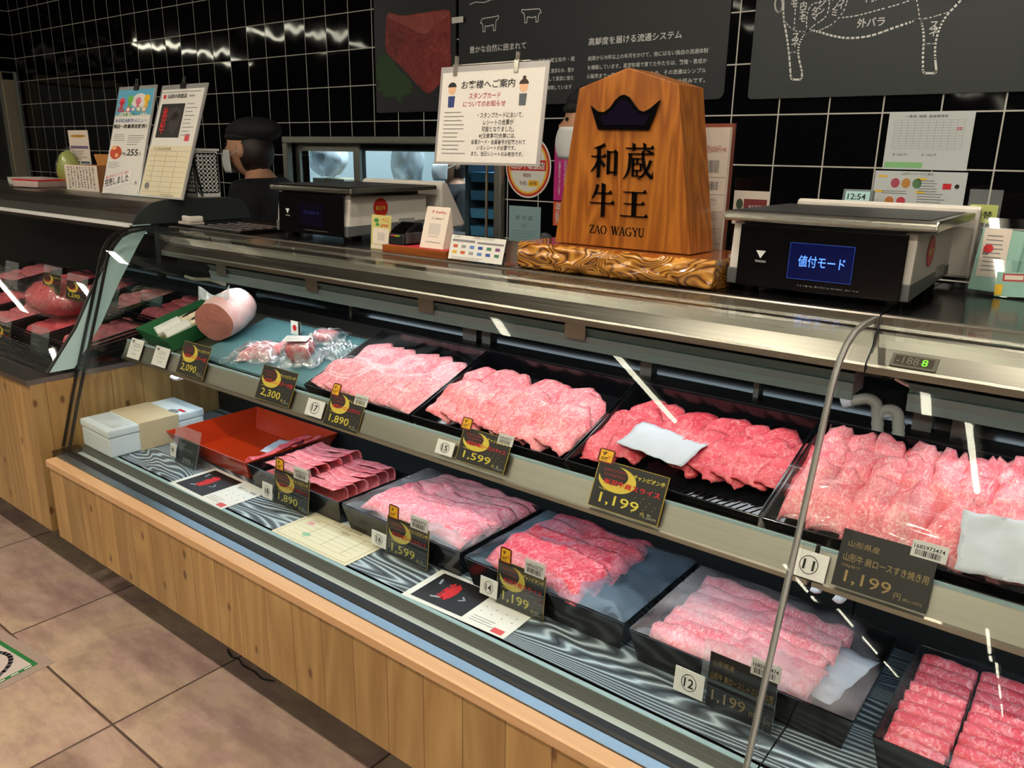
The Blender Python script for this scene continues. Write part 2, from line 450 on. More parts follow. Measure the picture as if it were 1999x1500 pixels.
def floor_mat():
    t = NT('stone_floor_tile')
    P = t.n('NewGeometry').outputs['Position']; s = t.n('SeparateXYZ', {0: P})
    fx = t.math('DIVIDE', t.math('ADD', s.outputs[0], 1.385 + 60), .602); fy = t.math('DIVIDE', t.math('ADD', s.outputs[1], -.709 + 60), .6)
    def edge(a):
        f = t.math('FRACT', a); return t.math('MINIMUM', f, t.math('SUBTRACT', 1.0, f))
    e = t.math('MINIMUM', edge(fx), edge(fy))
    wn = t.n('TexWhiteNoise', {0: t.n('CombineXYZ', {0: t.math('FLOOR', fx), 1: t.math('FLOOR', fy)})}, noise_dimensions='3D')
    off = t.n('VectorMath', {0: P, 1: t.n('VectorMath', {0: wn.outputs['Color'], 1: (9, 9, 9)}, operation='MULTIPLY')}, operation='ADD')
    a = t.n('TexNoise', {'Vector': off, 'Scale': 2.2, 'Detail': 6.0, 'Roughness': .62, 'Distortion': .8})
    b = t.n('TexNoise', {'Vector': t.n('Mapping', {0: off, 3: (1, 2.5, 1)}), 'Scale': 5.0, 'Detail': 7.0, 'Roughness': .7})
    c = t.ramp(a.outputs[0], [(.34, (138, 110, 100)), (.47, (172, 138, 136)), (.56, (178, 152, 132)), (.72, (214, 190, 162))])
    d = t.ramp(b.outputs[0], [(.38, (134, 108, 94)), (.62, (218, 192, 168))])
    col = t.mix(.35, c, d)
    v = t.math('MULTIPLY_ADD', wn.outputs['Value'], .24, .86)
    col = t.mix(1.0, col, t.n('CombineXYZ', {0: v, 1: v, 2: v}), 'MULTIPLY')
    jn = t.n('TexNoise', {'Vector': P, 'Scale': 40.0}).outputs[0]
    jt = t.math('LESS_THAN', e, t.math('MULTIPLY_ADD', jn, .004, .0035))
    col = t.mix(jt, col, lin((84, 64, 56)))
    bs = t.bsdf(Base_Color=col, Roughness=.55)
    t.t.links.new(t.n('Bump', {'Height': t.math('SUBTRACT', b.outputs[0], jt), 'Strength': .15, 'Distance': .003}).outputs[0], bs.inputs['Normal'])
    return t.surf(bs)
struct('floor', MB().box((-18, -27, -.1), (7, 4.6, 0)), floor_mat())
struct('ceiling', MB().box((-18, -27, CEIL), (7, 4.6, CEIL + .1)), plain('ceiling_paint', (58, 56, 54), .8))
WX0, WX1, WZ0, WZ1 = -3.325, -2.035, .95, 1.405
WY = 2.5
mb = MB()
for a in (((-6.33, 0), (WX0, CEIL)), ((WX1, 0), (7, CEIL)), ((WX0, 0), (WX1, WZ0)), ((WX0, WZ1), (WX1, CEIL))):
    mb.box((a[0][0], WY, a[0][1]), (a[1][0], WY + .1, a[1][1]))
struct('wall_back', mb, TILE)
HALLWALL = plain('hall_wall_paint', (120, 116, 108), .8)
struct('wall_left', MB().box((-6.43, 1.72, 1.86), (-6.33, 2.5, CEIL)).box((-6.43, 1.62, 0), (-6.33, 1.72, CEIL)), TILE)
struct('wall_right', MB().box((7, -27, 0), (7.1, 4.6, CEIL)), HALLWALL)
struct('wall_far', MB().box((-18, -27.1, 0), (7, -27, CEIL)), HALLWALL)
struct('wall_side', MB().box((-18.1, -27, 0), (-18, 4.6, CEIL)), HALLWALL)
struct('wall_behind_tiles', MB().box((-18, 4.5, 0), (7, 4.6, CEIL)), plain('service_wall_paint', (176, 190, 194), .8))
# steel cold-room door in the short left wall
DG = steel_mat('door_steel', (118, 122, 124), .38, (40, 40, 2))
dm = struct('door_1', MB().box((-6.40, 1.80, .03), (-6.35, 2.385, 1.79)), DG)
struct('door_frame', MB().box((-6.36, 2.395, 0), (-6.315, 2.475, 1.855)).box((-6.36, 1.72, 1.80), (-6.315, 2.475, 1.855)).box((-6.36, 1.72, 0), (-6.315, 1.79, 1.855)), plain('door_frame_paint', (168, 158, 138), .4, .3), dm, bevel=.006)
struct('door_handle', MB().tube([(-6.35, 1.86, .95), (-6.30, 1.86, .95), (-6.30, 1.86, 1.15), (-6.35, 1.86, 1.15)], .01), STEEL, dm)
# pass-through window
FR = steel_mat('window_frame_metal', (172, 172, 164), .4, (60, 60, 60))
wn = struct('window_1', MB().box((WX0 - .035, 2.47, WZ1), (WX1 + .035, 2.6, WZ1 + .03)).box((WX0 - .035, 2.47, WZ0 - .03), (WX1 + .035, 2.6, WZ0)).box((WX0 - .035, 2.47, WZ0), (WX0, 2.6, WZ1)).box((WX1, 2.47, WZ0), (WX1 + .035, 2.6, WZ1)), FR, bevel=.004)
xm = OY(700, 330, 2.53).x
struct('window_sash', MB().box((WX0, 2.52, WZ1 - .035), (xm + .02, 2.535, WZ1)).box((xm - .022, 2.52, WZ0), (xm + .02, 2.535, WZ1 - .035)).box((WX0, 2.52, WZ0), (WX0 + .03, 2.535, WZ1 - .035)), FR, wn)
struct('window_sash', MB().box((xm - .02, 2.55, WZ1 - .03), (WX1, 2.565, WZ1)).box((xm - .02, 2.55, WZ0), (xm + .012, 2.565, WZ1 - .03)).box((WX1 - .03, 2.55, WZ0), (WX1, 2.565, WZ1 - .03)), plain('sash_dark', (60, 70, 74), .4), wn)
struct('window_pane', MB().box((WX0 + .03, 2.525, WZ0), (xm - .022, 2.53, WZ1 - .035)), GLASS, wn)
struct('window_pane', MB().box((xm + .012, 2.555, WZ0), (WX1 - .03, 2.56, WZ1 - .03)), GLASS, wn)
# lamp of the room behind the window
t = thing('back_room_lamp', 'cool white ceiling lamp of the room behind the pass-through window', 'lamp', (-2.9, 3.45, CEIL))
mesh('housing', MB().box((-.65, -.12, -.03), (.65, .12, 0)), LAMPW, t); mesh('diffuser', MB().box((-.6, -.1, -.036), (.6, .1, -.031)), BACKM, t)
struct('wall_service_left', MB().box((-4.05, 2.6, 0), (-3.95, 4.5, CEIL)), MATS['service_wall_paint'])
struct('wall_service_right', MB().box((-1.45, 2.6, 0), (-1.35, 4.5, CEIL)), MATS['service_wall_paint'])

# ================================================================== display cases
PANEL = wood_mat('pine_front_boards', (196, 160, 104), (150, 108, 60), 'Z', .098, True, .42, contrast=.55)
LEDGE = wood_mat('pine_ledge', (228, 184, 138), (204, 152, 104), 'X', 0, False, .35, contrast=.4)
def deck_mat():
    t = NT('charred_grain_deck')
    P = t.n('NewGeometry').outputs['Position']
    p = t.n('Mapping', {0: P, 3: (.16, 1, 1)})
    n1 = t.n('TexNoise', {'Vector': p, 'Scale': 7.0, 'Detail': 1.5, 'Distortion': 1.2})
    y = t.n('SeparateXYZ', {0: P}).outputs[1]
    w = t.math('PINGPONG', t.math('FRACT', t.math('ADD', t.math('MULTIPLY', n1.outputs[0], 19.0), t.math('MULTIPLY', y, 75.0))), .5)
    big = t.n('TexNoise', {'Vector': p, 'Scale': 11.0, 'Detail': 1.0}).outputs[0]
    r = t.ramp(t.math('ADD', w, t.math('MULTIPLY', big, .22)), [(.14, (56, 62, 68)), (.40, (104, 114, 122)), (.58, (186, 202, 210))])
    b = t.bsdf(Base_Color=r.outputs[0], Roughness=.3)
    t.t.links.new(t.n('Bump', {'Height': w, 'Strength': .2, 'Distance': .001}).outputs[0], b.inputs['Normal'])
    return t.surf(b)
DECK = deck_mat(); DZ = .49
GLASSPROF = [(.962, .478), (1.01, .635), (1.055, .77), (1.103, .91), (1.147, 1.043), (1.159, 1.07), (1.176, 1.094), (1.2, 1.113), (1.235, 1.126), (1.28, 1.131), (1.345, 1.131)]
CT = 1.132
RAIL = steel_mat('rail_steel', (190, 184, 170), .42)
LEDH = plain('led_housing', (92, 108, 110), .45)
DARKGL = plain('dark_rear_glass', (16, 22, 23), .07)
def showcase(x0, x1, label, shelf_x0):
    t = thing('display_case', label, 'display case', ((x0 + x1) / 2, 1.3, 0))
    def part(n, mb, m, **k): return mesh(n, mb, m, t, world=True, **k)
    part('front_panel', MB().box((x0, .905, .216), (x1, .935, .445)), PANEL)
    part('ledge', MB().prism([(.897, .45), (.897, .468), (.901, .471), (.928, .471), (.928, .445), (.905, .445)], x0, x1), LEDGE)
    part('plinth', MB().box((x0, 1.09, 0), (x1, 1.66, .216)), plain('plinth_dark', (24, 22, 20), .5))
    part('underside', MB().box((x0, .935, .214), (x1, 1.66, .232)), MATS['plinth_dark'])
    part('sill', MB().prism([(.929, .45), (.929, .474), (.953, .474), (.953, .45)], x0, x1), CHROME)
    part('gasket', MB().prism([(.953, .45), (.953, .476), (.958, .479), (.974, .479), (.974, .458), (.99, .458), (.99, .45)], x0, x1), plain('rubber_black', (10, 10, 10), .5))
    part('glass_rail', MB().prism([(.974, .445), (.974, .462), (.985, .466), (1.011, .466), (1.011, .445)], x0, x1), plain('rail_pale', (190, 200, 198), .4))
    part('riser', MB().prism([(1.003, .466), (1.006, .478), (1.008, .478), (1.012, .49), (1.03, .49), (1.03, .466)], x0, x1), plain('riser_grey', (112, 114, 110), .45, .35))
    part('deck', MB().box((x0, 1.012, .466), (x1, 1.62, DZ)), [DECK])
    part('deck_edge', MB().box((x0, 1.0118, DZ - .002), (x1, 1.022, DZ + .0012)), MILKY)
    part('rear_wall', MB().box((x0, 1.62, .232), (x1, 1.66, .86)).box((x0, 1.48, DZ), (x1, 1.62, .62)), plain('case_black', (12, 12, 12), .6))
    gl = part('front_glass', MB().strip(GLASSPROF, -.008, x0 + .004, x1 - .004), GLASS)
    part('top_rail', MB().prism([(1.35, 1.112), (1.352, 1.117), (1.358, 1.118), (1.358, 1.130), (1.36, 1.1325), (1.374, 1.1325), (1.374, 1.09)], x0, x1), STEEL, bevel=0)
    part('countertop', MB().box((x0, 1.374, 1.105), (x1, 1.82, CT)), plain('counter_black', (17, 16, 17), .16))
    part('header', MB().prism([(1.35, 1.108), (1.345, 1.104), (1.338, 1.084), (1.31, 1.062), (1.308, 1.058), (1.308, 1.047), (1.335, 1.04), (1.41, 1.04), (1.41, 1.108)], x0, x1), STEEL)
    led = part('led_fixture', MB().prism([(1.332, 1.036), (1.332, 1.03), (1.34, 1.028), (1.34, 1.02), (1.334, 1.018), (1.338, 1.004), (1.338, .989), (1.343, .989), (1.345, .997), (1.40, .997), (1.40, 1.036)], x0 + .25 if x0 < -1 else x0 + .06, x1 - .02), LEDH)
    mesh('led_strip', MB().prism([(1.348, .9966), (1.35, .9932), (1.392, .9932), (1.392, .9966)], (x0 + .27 if x0 < -1 else x0 + .08), x1 - .04), LEDM, led, world=True)
    bw = [x0 + .3 + .42 * i for i in range(int((x1 - x0 - .2) / .42))]
    for x in bw: mesh('bracket', MB().box((x, 1.3295, 1.012), (x + .05, 1.3325, 1.042)), STEEL, led, world=True)
    sh = part('shelf', MB().prism([(1.1835, .7895), (1.1630, .744), (1.158, .742), (1.158, .734), (1.175, .732), (1.20, .742), (1.5, .838), (1.5, .862), (1.187, .7715)], shelf_x0, x1 - .003), RAIL)
    mesh('shelf_led', MB().prism([(1.178, .7315), (1.182, .727), (1.236, .744), (1.236, .7525), (1.20, .741)], x0 + .12, x1 - .02), LEDM2, sh, world=True)
    mesh('shelf_edge', MB().prism([(1.1815, .7875), (1.1822, .7922), (1.1865, .7925), (1.1865, .785)], shelf_x0, x1 - .003), MILKY, sh, world=True)
    part('rear_door', MB().box((x0, 1.66, .86), (x1, 1.672, 1.105)), DARKGL)
    return t
XJ = -.314; XL = -2.463
case1 = showcase(XL, XJ, 'long pine-fronted meat display case with curved glass, carrying the wooden shop sign', XL + .001)
case2 = showcase(XJ + .003, 1.35, 'next meat display case at the right edge, with a small green temperature read-out', XJ + .004)
for u, w_ in ((690, .012), (908, .05), (945, .03), (1255, .03), (1480, .012)):
    x = OY(u, 700, 1.655).x
    mesh('mullion', MB().box((x, 1.645, .86), (x + w_, 1.662, 1.1)), STEEL2, case1, world=True)
for u in (1690, 1860):
    x = max(XJ + .02, OY(u, 830, 1.655).x)
    mesh('mullion', MB().box((x, 1.645, .86), (x + .035, 1.662, 1.1)), STEEL2, case2, world=True)
# polished pane edges
EDGE = plain('pane_edge', (150, 150, 146), .2)
mesh('pane_edge', MB().strip(GLASSPROF, -.0082, XJ - .0075, XJ + .0005), EDGE, case1, world=True)
mesh('pane_edge', MB().strip(GLASSPROF, -.0082, XL - .002, XL + .003), MATS['rubber_black'], case1, world=True)
mesh('side_pane_edge', MB().strip([(y + .004, z + .004) for y, z in GLASSPROF], -.0082, XL - .048, XL - .043), MATS['rubber_black'], case1, world=True)
mesh('side_glass', MB().strip(GLASSPROF, -.006, XL - .043, XL - .002), GLASS, case1, world=True)
mesh('side_sill', MB().box((XL - .048, .937, .45), (XL, 1.012, .476)), STEEL2, case1, world=True)
mesh('header_bracket', MB().box((XL + .006, 1.305, 1.02), (XL + .03, 1.36, 1.125)), BLACK, case1, world=True)
mesh('header_seam', MB().prism([(1.3085, 1.046), (1.3075, 1.0585), (1.3375, 1.0845), (1.3445, 1.1045), (1.36, 1.13), (1.36, 1.04)], XJ + .0012, XJ + .0045), MATS['rubber_black'], case2, world=True)
# temperature read-out on the right header
O = OP(1735, 715, Vector((0, 1.338, 1.084)), Vector((0, -.634, .773))); hx = Vector((1, 0, 0)); hn = Vector((0, -.618, .786)); hy = Vector((0, .786, .618))
fr = frame(O + hn * .0004, hx, hy)
rd = bpy.data.objects.new('readout', None); link(rd, case2); rd.matrix_basis = case2.matrix_basis.inverted() @ fr
mesh('bezel', MB().box((0, 0, 0), (.066, .026, .003)), plain('readout_bezel', (92, 84, 74), .4), rd, bevel=.001)
flat(rd, 'display', [(.005, .004, .061, .022)], plain('readout_face', (70, 62, 52), .25), .0034)
lettering(rd, plain('readout_dim', (112, 102, 88), .5), [('-188', .008, .006, .019, {'w': .032, 'h': .014})], .0038)
lettering(rd, plain('readout_green', (110, 200, 40), .5, emit=.8), [('8', .044, .006, .019, {'w': .009, 'h': .014, 'b': .015})], .0038)

# the neighbouring case at the left, set higher
LP = [(.961, .717), (1.059, .841), (1.127, .959), (1.206, 1.077), (1.267, 1.137)]
LID = [(1.267, 1.137), (1.29, 1.168), (1.3175, 1.19), (1.344, 1.204), (1.384, 1.211), (1.4345, 1.213), (1.628, 1.211), (1.662, 1.206), (1.684, 1.182), (1.698, 1.139)]
LX0, LX1 = -4.8, -2.514
lc = thing('display_case', 'left display case set higher, with slanting glass and a dark curved lid', 'display case', (-3.5, 1.3, 0))
def lpart(n, mb, m, **k): return mesh(n, mb, m, lc, world=True, **k)
lpart('front_panel', MB().box((LX0, .905, .216), (LX1, .935, .69)), PANEL)
lpart('side_panel', MB().box((LX1 - .03, .935, .216), (LX1, 1.66, .69)), PANEL)
lpart('plinth', MB().box((LX0, 1.09, 0), (LX1 - .04, 1.66, .216)), MATS['plinth_dark'])
lpart('underside', MB().box((LX0, .935, .214), (LX1 - .03, 1.66, .232)), MATS['plinth_dark'])
lpart('ledge', MB().box((LX0, .896, .69), (LX1 + .001, 1.66, .706)), steel_mat('ledge_steel', (150, 142, 136), .4))
lpart('lid', MB().strip(LID, -.012, LX0, LX1 - .012), steel_mat('lid_steel', (156, 150, 144), .36))
lpart('lid_end_cap', MB().prism(LID, LX1 - .012, LX1), plain('end_cap_grey', (44, 50, 50), .4))
lpart('lid_edge', MB().box((LX0, 1.256, 1.13), (LX1, 1.268, 1.142)), plain('lid_edge_white', (226, 228, 228), .4))
lpart('front_glass', MB().strip(LP, -.006, LX0, LX1 - .012), GLASS)
inner = [(y + (.075 if z < 1.1 else .06), z) for y, z in LP]
lpart('end_trim', MB().prism(LP + inner[::-1], LX1 - .010, LX1), plain('pale_trim', (188, 222, 224), .35))
lpart('trim_edge', MB().strip([(y - .004, z) for y, z in LP], -.004, LX1 - .011, LX1 + .001), MATS['rubber_black'])
lpart('end_glass', MB().prism(inner + [(1.66, 1.137), (1.66, .707)], LX1 - .008, LX1 - .003), glass_mat('end_glass', (.8, .95, .95), .06, .8))
lpart('inner_deck', MB().box((LX0, 1.01, .706), (LX1 - .02, 1.66, .722)), plain('black_deck', (22, 24, 25), .3))
lpart('rear_wall', MB().box((LX0, 1.66, .69), (LX1, 1.69, 1.14)), MATS['case_black'])
g = MB()
for i in range(9): g.tube([(LX0, .972 + i * .006, .712 + i * .0045), (LX1 - .015, .972 + i * .006, .712 + i * .0045)], .0016, 6)
lpart('air_grille', g, BLACK)
ld = lpart('led_fixture', MB().box((LX0 + .1, 1.34, 1.10), (LX1 - .1, 1.4, 1.13)), LEDH)
mesh('led_strip', MB().box((LX0 + .12, 1.36, 1.096), (LX1 - .12, 1.375, 1.0995)), lamp_mat('left_led_glow', (.95, .97, 1), L_LED * .35), ld, world=True)

# floor decal at the left and the cord lying under the case
d0, d1, d2 = OZ(22, 1251, 0), OZ(75, 1297, 0), OZ(0, 1335, 0)
xd = (d1 - d0); yd = Vector((-xd.y, xd.x, 0)); s_ = (d2 - d1).length / .82
fd = thing('floor_decal', 'square floor decal with green border and grey ring at the left', 'floor sticker', M=frame(Vector((d2.x, d2.y, .0006)) + (d2 - d1).normalized() * (.30 - (d2 - d1).length), d1 - d2, d0 - d1))
L1 = .30; L2 = .22
mesh('clear_border', MB().box((-.03, -.03, 0), (L1 + .03, L2 + .03, .0004)), plain('decal_film', (170, 150, 140), .3), fd)
mesh('green_border', MB().box((0, 0, .0004), (L1, L2, .0008)), plain('decal_green', (36, 120, 62), .5), fd)
flat(fd, 'white_field', [(.012, .012, L1 - .012, L2 - .012)], plain('decal_white', (210, 196, 192), .5), .0011)
flat(fd, 'grey_ring', stroke(ell(L1 * .5, L2 * .5, L1 * .42, L2 * .40, 36), .012, True), plain('decal_ring', (92, 88, 96), .5), .0014)
flat(fd, 'foot_print', [ell(L1 * .38, L2 * .46, .05, .022), ell(L1 * .62, L2 * .46, .05, .022)], plain('decal_dark', (56, 54, 62), .5), .0014)
flat(fd, 'border_marks', [(.02 + .035 * i, .003, .04 + .035 * i, .008) for i in range(8)] + [(.003, .02 + .04 * i, .008, .04 + .04 * i) for i in range(5)], WHITE, .0011)
tag(mesh('cable', MB().tube(spline([tuple(OZ(*q, .004)) for q in ((444, 1268), (450, 1282), (466, 1288), (474, 1300), (496, 1312), (512, 1326), (535, 1330))], 6), .0022, 6), BLACK, None, smooth=True), 'thin dark cord lying on the shaded floor under the pine front', 'cord')
# ================================================================== things on the counter
def card3(name, label, cat, O, tl, br, th, mat, group=None, lean=None, xd=(1, 0, 0), bevel=0, part='sheet'):
    # a flat rectangular thing seen in the photo: O its lower left corner, tl / br pixels of two other corners
    X = Vector(xd).normalized()
    up = OP(tl[0], tl[1], O, Vector((X.y, -X.x, 0)).cross(Vector((0, 0, 1))).cross(Vector((0, 0, 1))) if False else X) - O
    up = up - X * up.dot(X)
    h = up.length
    if lean is not None:
        hz = up.z; d = Vector((-X.y, X.x, 0)); up = (Vector((0, 0, 1)) * math.cos(lean) + d * math.sin(lean)); h = hz / math.cos(lean); up *= h
    M = frame(O, X, up); n = M.to_3x3().col[2]
    w = (OP(br[0], br[1], O, n) - O).dot(X)
    t = thing(name, label, cat, group=group, M=M)
    if mat: mesh(part, MB().box((0, 0, -th), (w, h, 0)), mat, t, bevel=bevel)
    return t, w, h
def bars(x0, y0, w, h, seed, n=14):
    r = random.Random(seed); out = []; x = x0
    while x < x0 + w:
        b = w / n * r.choice((.3, .3, .5, .8)); out.append((x, y0, min(x + b, x0 + w), y0 + h)); x += b + w / n * r.choice((.3, .4, .6))
    return out
def lines(x0, y0, w, n, gap, th, seed=1, lo=.6):
    r = random.Random(seed); return [(x0, y0 - i * gap, x0 + w * r.uniform(lo, 1), y0 - i * gap + th) for i in range(n)]
AMBER = wood_mat('sign_zelkova', (200, 124, 46), (130, 66, 16), 'Z', 0, False, .3, .4, 2.4, contrast=.8)
# ---- shop sign in the shape of a shogi piece
ZY, ZB = 1.425, 1.19
bl, br_ = OY(1082.8, 475, ZY), OY(1347, 496, ZY); ls, rs, ap = OY(1128.8, 170, ZY), OY(1322, 167, ZY), OY(1224, 132, ZY)
cx = (bl.x + br_.x) / 2; hw = (br_.x - bl.x) / 2; sw = (rs.x - ls.x) / 2; zs = (ls.z + rs.z) / 2
zao = thing('shop_sign', 'large amber wooden five-sided shop sign with carved black characters and crown', 'sign', (cx, ZY, ZB))
hs, ha, TH = zs - ZB, ap.z - ZB, .105
mesh('board', MB().prism([(-hw, 0), (hw, 0), (sw, hs), (0, ha), (-sw, hs)], 0, TH, axis='Y'), AMBER, zao, bevel=.0015)
LACQ = plain('black_lacquer', (10, 9, 10), .12)
def carve(polys, name, d=.004, mat=LACQ, par=None, y0=0.0):
    mb = MB()
    for p in polys: mb.prism(p, y0 - d, y0 + .0015, axis='Y')
    return mesh(name, mb, mat, par or zao)
S = ha / 364.0   # photo pixels to metres on the board, about its centre line
def Z(px, py):   # board pixel (1224 centre, 485 bottom) to board x,z
    return ((px - 1216 - (485 - py) * .028) * S * .985, (485 - py) * S)
crown = [(1140, 193), (1158, 205), (1174, 206), (1188, 198), (1200, 184), (1212, 175), (1222, 173), (1234, 178), (1246, 192), (1258, 204), (1270, 207), (1284, 201), (1305, 186), (1295, 215), (1282, 243), (1160, 241), (1152, 222)]
carve([[Z(*p) for p in crown]], 'crown', .005)
win = [(1165, 213), (1182, 212), (1198, 200), (1212, 186), (1222, 183), (1234, 189), (1248, 205), (1264, 214), (1284, 213), (1274, 233), (1172, 232)]
carve([[Z(*p) for p in win]], 'crown_inlay', .0012, plain('dark_violet_inlay', (22, 16, 34), .1), y0=-.0048)
# mincho style characters drawn stroke by stroke in a unit square (x right, y up)
def hbar(x0, x1, y, w=.035, tip=.075):
    return [[(x0, y - w / 2), (x1, y - w / 2), (x1, y + w / 2), (x0, y + w / 2)], [(x1 - tip * 1.5, y + w / 2), (x1 - tip * .55, y + w / 2 + tip), (x1 + .02, y - w / 2), (x1 - tip, y - w / 2)]]
def vbar(x, y0, y1, w=.1):
    return [[(x - w / 2, y0), (x + w / 2, y0 + .03), (x + w / 2, y1 - .02), (x - w / 2 - .02, y1 + .02)]]
def sweep(pts, ws):
    P = [Vector(p) for p in pts]; L, R = [], []
    sp = spline([(*p, 0) for p in pts], 5); n = len(sp)
    for i, p in enumerate(sp):
        d = (sp[min(n - 1, i + 1)] - sp[max(0, i - 1)]).normalized(); nn = Vector((-d.y, d.x, 0)); f = i / (n - 1) * (len(ws) - 1); k = min(int(f), len(ws) - 2); w = ws[k] + (ws[k + 1] - ws[k]) * (f - k)
        L.append(p + nn * w / 2); R.append(p - nn * w / 2)
    out = []
    for i in range(n - 1): out.append([(L[i].x, L[i].y), (R[i].x, R[i].y), (R[i + 1].x, R[i + 1].y), (L[i + 1].x, L[i + 1].y)])
    return out
K = {}
K['王'] = hbar(.12, .88, .86) + hbar(.16, .84, .48) + hbar(.04, .96, .07) + vbar(.5, .06, .87, .13)
K['牛'] = hbar(.2, .86, .70) + hbar(.03, .97, .40) + vbar(.55, -.02, .98, .12) + sweep([(.31, .95), (.24, .72), (.1, .52)], [.1, .08, .02])
K['和'] = sweep([(.5, .95), (.3, .88), (.1, .85)], [.09, .07, .01]) + hbar(.02, .55, .62, .035, .06) + vbar(.3, 0, .9, .1) + sweep([(.29, .6), (.19, .36), (.02, .18)], [.03, .06, .02]) + sweep([(.31, .58), (.42, .44), (.52, .34)], [.03, .08, .09]) + vbar(.66, .1, .78, .09) + vbar(.93, .08, .78, .09) + hbar(.66, .93, .75, .04, .05) + hbar(.66, .93, .18, .04, .0)
K['蔵'] = hbar(.05, .97, .86, .035, .06) + vbar(.32, .77, .99, .07) + vbar(.68, .77, .99, .07) + hbar(.14, .97, .70, .035, .06) + sweep([(.2, .70), (.19, .35), (.12, .12), (.0, -.02)], [.08, .08, .06, .01]) + sweep([(.62, .78), (.66, .5), (.76, .22), (.97, .03)], [.06, .09, .09, .1]) + sweep([(.97, .03), (.98, .1), (.975, .2)], [.07, .03, .005]) + sweep([(.9, .52), (.8, .28), (.6, .05), (.48, -.01)], [.09, .07, .04, .01]) + sweep([(.76, .8), (.83, .77), (.87, .72)], [.02, .07, .05]) + vbar(.32, .06, .58, .055) + hbar(.32, .66, .57, .03, .0) + hbar(.32, .6, .42, .03, .0) + hbar(.32, .6, .24, .03, .0) + hbar(.3, .66, .08, .03, .0) + vbar(.46, .42, .57, .045) + vbar(.46, .08, .24, .045) + vbar(.59, .24, .42, .05)
for ch, (x0, y0, x1, y1) in {'和': (1141, 344, 1211, 268), '蔵': (1224, 343, 1297, 268), '牛': (1139, 424, 1206, 350), '王': (1216, 424, 1290, 358)}.items():
    a, b = Z(x0, y0 - 4), Z(x1, y1)
    carve([[(a[0] + (b[0] - a[0]) * u, a[1] + (b[1] - a[1]) * v) for u, v in p] for p in K[ch]], 'character')
def serif(s, x0, z0, h):
    # roman capitals with serifs: unit strokes
    G = {'Z': (.62, [((0, 1), (.6, 1), .05), ((.56, .98), (.04, .02), .1), ((0, 0), (.6, 0), .05), ((.02, 1), (.02, .82), .05), ((.6, 0), (.6, .2), .05)]),
         'A': (.74, [((.02, 0), (.36, 1), .05), ((.36, 1), (.68, 0), .12), ((.15, .34), (.54, .34), .05), ((-.06, 0), (.14, 0), .05), ((.54, 0), (.8, 0), .05)]),
         'W': (1.0, [((.06, 1), (.3, 0), .12), ((.3, 0), (.5, 1), .05), ((.46, 1), (.7, 0), .12), ((.7, 0), (.92, 1), .05), ((-.04, 1), (.2, 1), .05), ((.36, 1), (.58, 1), .05), ((.82, 1), (1.02, 1), .05)]),
         'Y': (.7, [((.06, 1), (.36, .48), .11), ((.64, 1), (.36, .48), .05), ((.36, .5), (.36, 0), .11), ((-.04, 1), (.2, 1), .05), ((.52, 1), (.76, 1), .05), ((.22, 0), (.5, 0), .05)]),
         'U': (.78, [((.12, 1), (.12, .3), .11), ((.62, 1), (.62, .3), .05), ((0, 1), (.26, 1), .05), ((.5, 1), (.74, 1), .05)] + [(ell(.37, .3, .25, .28, 8, PI, 2 * PI)[i], ell(.37, .3, .25, .28, 8, PI, 2 * PI)[i + 1], .08) for i in range(8)]),
         'O': (.86, [(ell(.4, .5, .36, .5, 18)[i], ell(.4, .5, .36, .5, 18)[(i + 1) % 18], .05 + .07 * abs(math.cos(2 * PI * (i + .5) / 18))) for i in range(18)]),
         'G': (.82, [(ell(.4, .5, .36, .5, 14, .25 * PI, 1.8 * PI)[i], ell(.4, .5, .36, .5, 14, .25 * PI, 1.8 * PI)[i + 1], .05 + .06 * abs(math.cos(.25 * PI + 1.55 * PI * (i + .5) / 14))) for i in range(14)] + [((.68, .05), (.68, .44), .1), ((.52, .44), (.8, .44), .05)]), ' ': (.45, [])}
    out = []; x = x0
    for c in s:
        wd, st = G[c]
        for a, b, w in st: out += [[(x + q[0] * h, z0 + q[1] * h) for q in p] for p in stroke([a, b], w)]
        x += (wd + .1) * h
    return out, x
tot = serif('ZAO WAGYU', 0, 0, 1)[1]
a, b = Z(1141, 455), Z(1281, 440); hh = 17 * S
pz, _ = serif('ZAO WAGYU', 0, a[1] - .002, hh); k = (b[0] - a[0]) / (tot * hh)
carve([[(a[0] + x * k, z) for x, z in p] for p in pz], 'roman_lettering', .0015)
# ---- gnarled base slab
sl = thing('sign_base', 'varnished gnarled wooden slab under the amber shop sign', 'plinth', (0, 0, 0))
BX0, BX1 = OY(1008, 500, 1.38).x, OY(1390, 540, 1.38).x
def basefn(u, v):
    # v 0..1 over the front face, 1..2 over the top
    x = BX0 + (BX1 - BX0) * u
    if v < .6:
        q = v / .6; z = CT + .001 + (.055) * q
        k = mnoise.noise(Vector((x * 14, q * 2.2, 3))) * .010 + mnoise.noise(Vector((x * 30, q * 5, 9))) * .005
        return Vector((x, 1.383 + k + .006 * (2 * q - 1) ** 2 + (.01 if q > .95 else 0), z))
    q = (v - .6) / .4
    return Vector((x, 1.392 + q * .178, CT + .0565))
slb = MB(); nu, nv = 90, 20
for i in range(nu + 1):
    for j in range(nv + 1): slb.v.append(basefn(i / nu, j / nv))
slb.f = [(i * 21 + j, (i + 1) * 21 + j, (i + 1) * 21 + j + 1, i * 21 + j + 1) for i in range(nu) for j in range(nv)]
o = len(slb.v)
for i in range(nu + 1): slb.v.append(Vector((BX0 + (BX1 - BX0) * i / nu, 1.57, CT + .001)))
slb.f += [(i * 21 + 20, (i + 1) * 21 + 20, o + i + 1, o + i) for i in range(nu)] + [(o + i, o + i + 1, (i + 1) * 21, i * 21) for i in range(nu)]
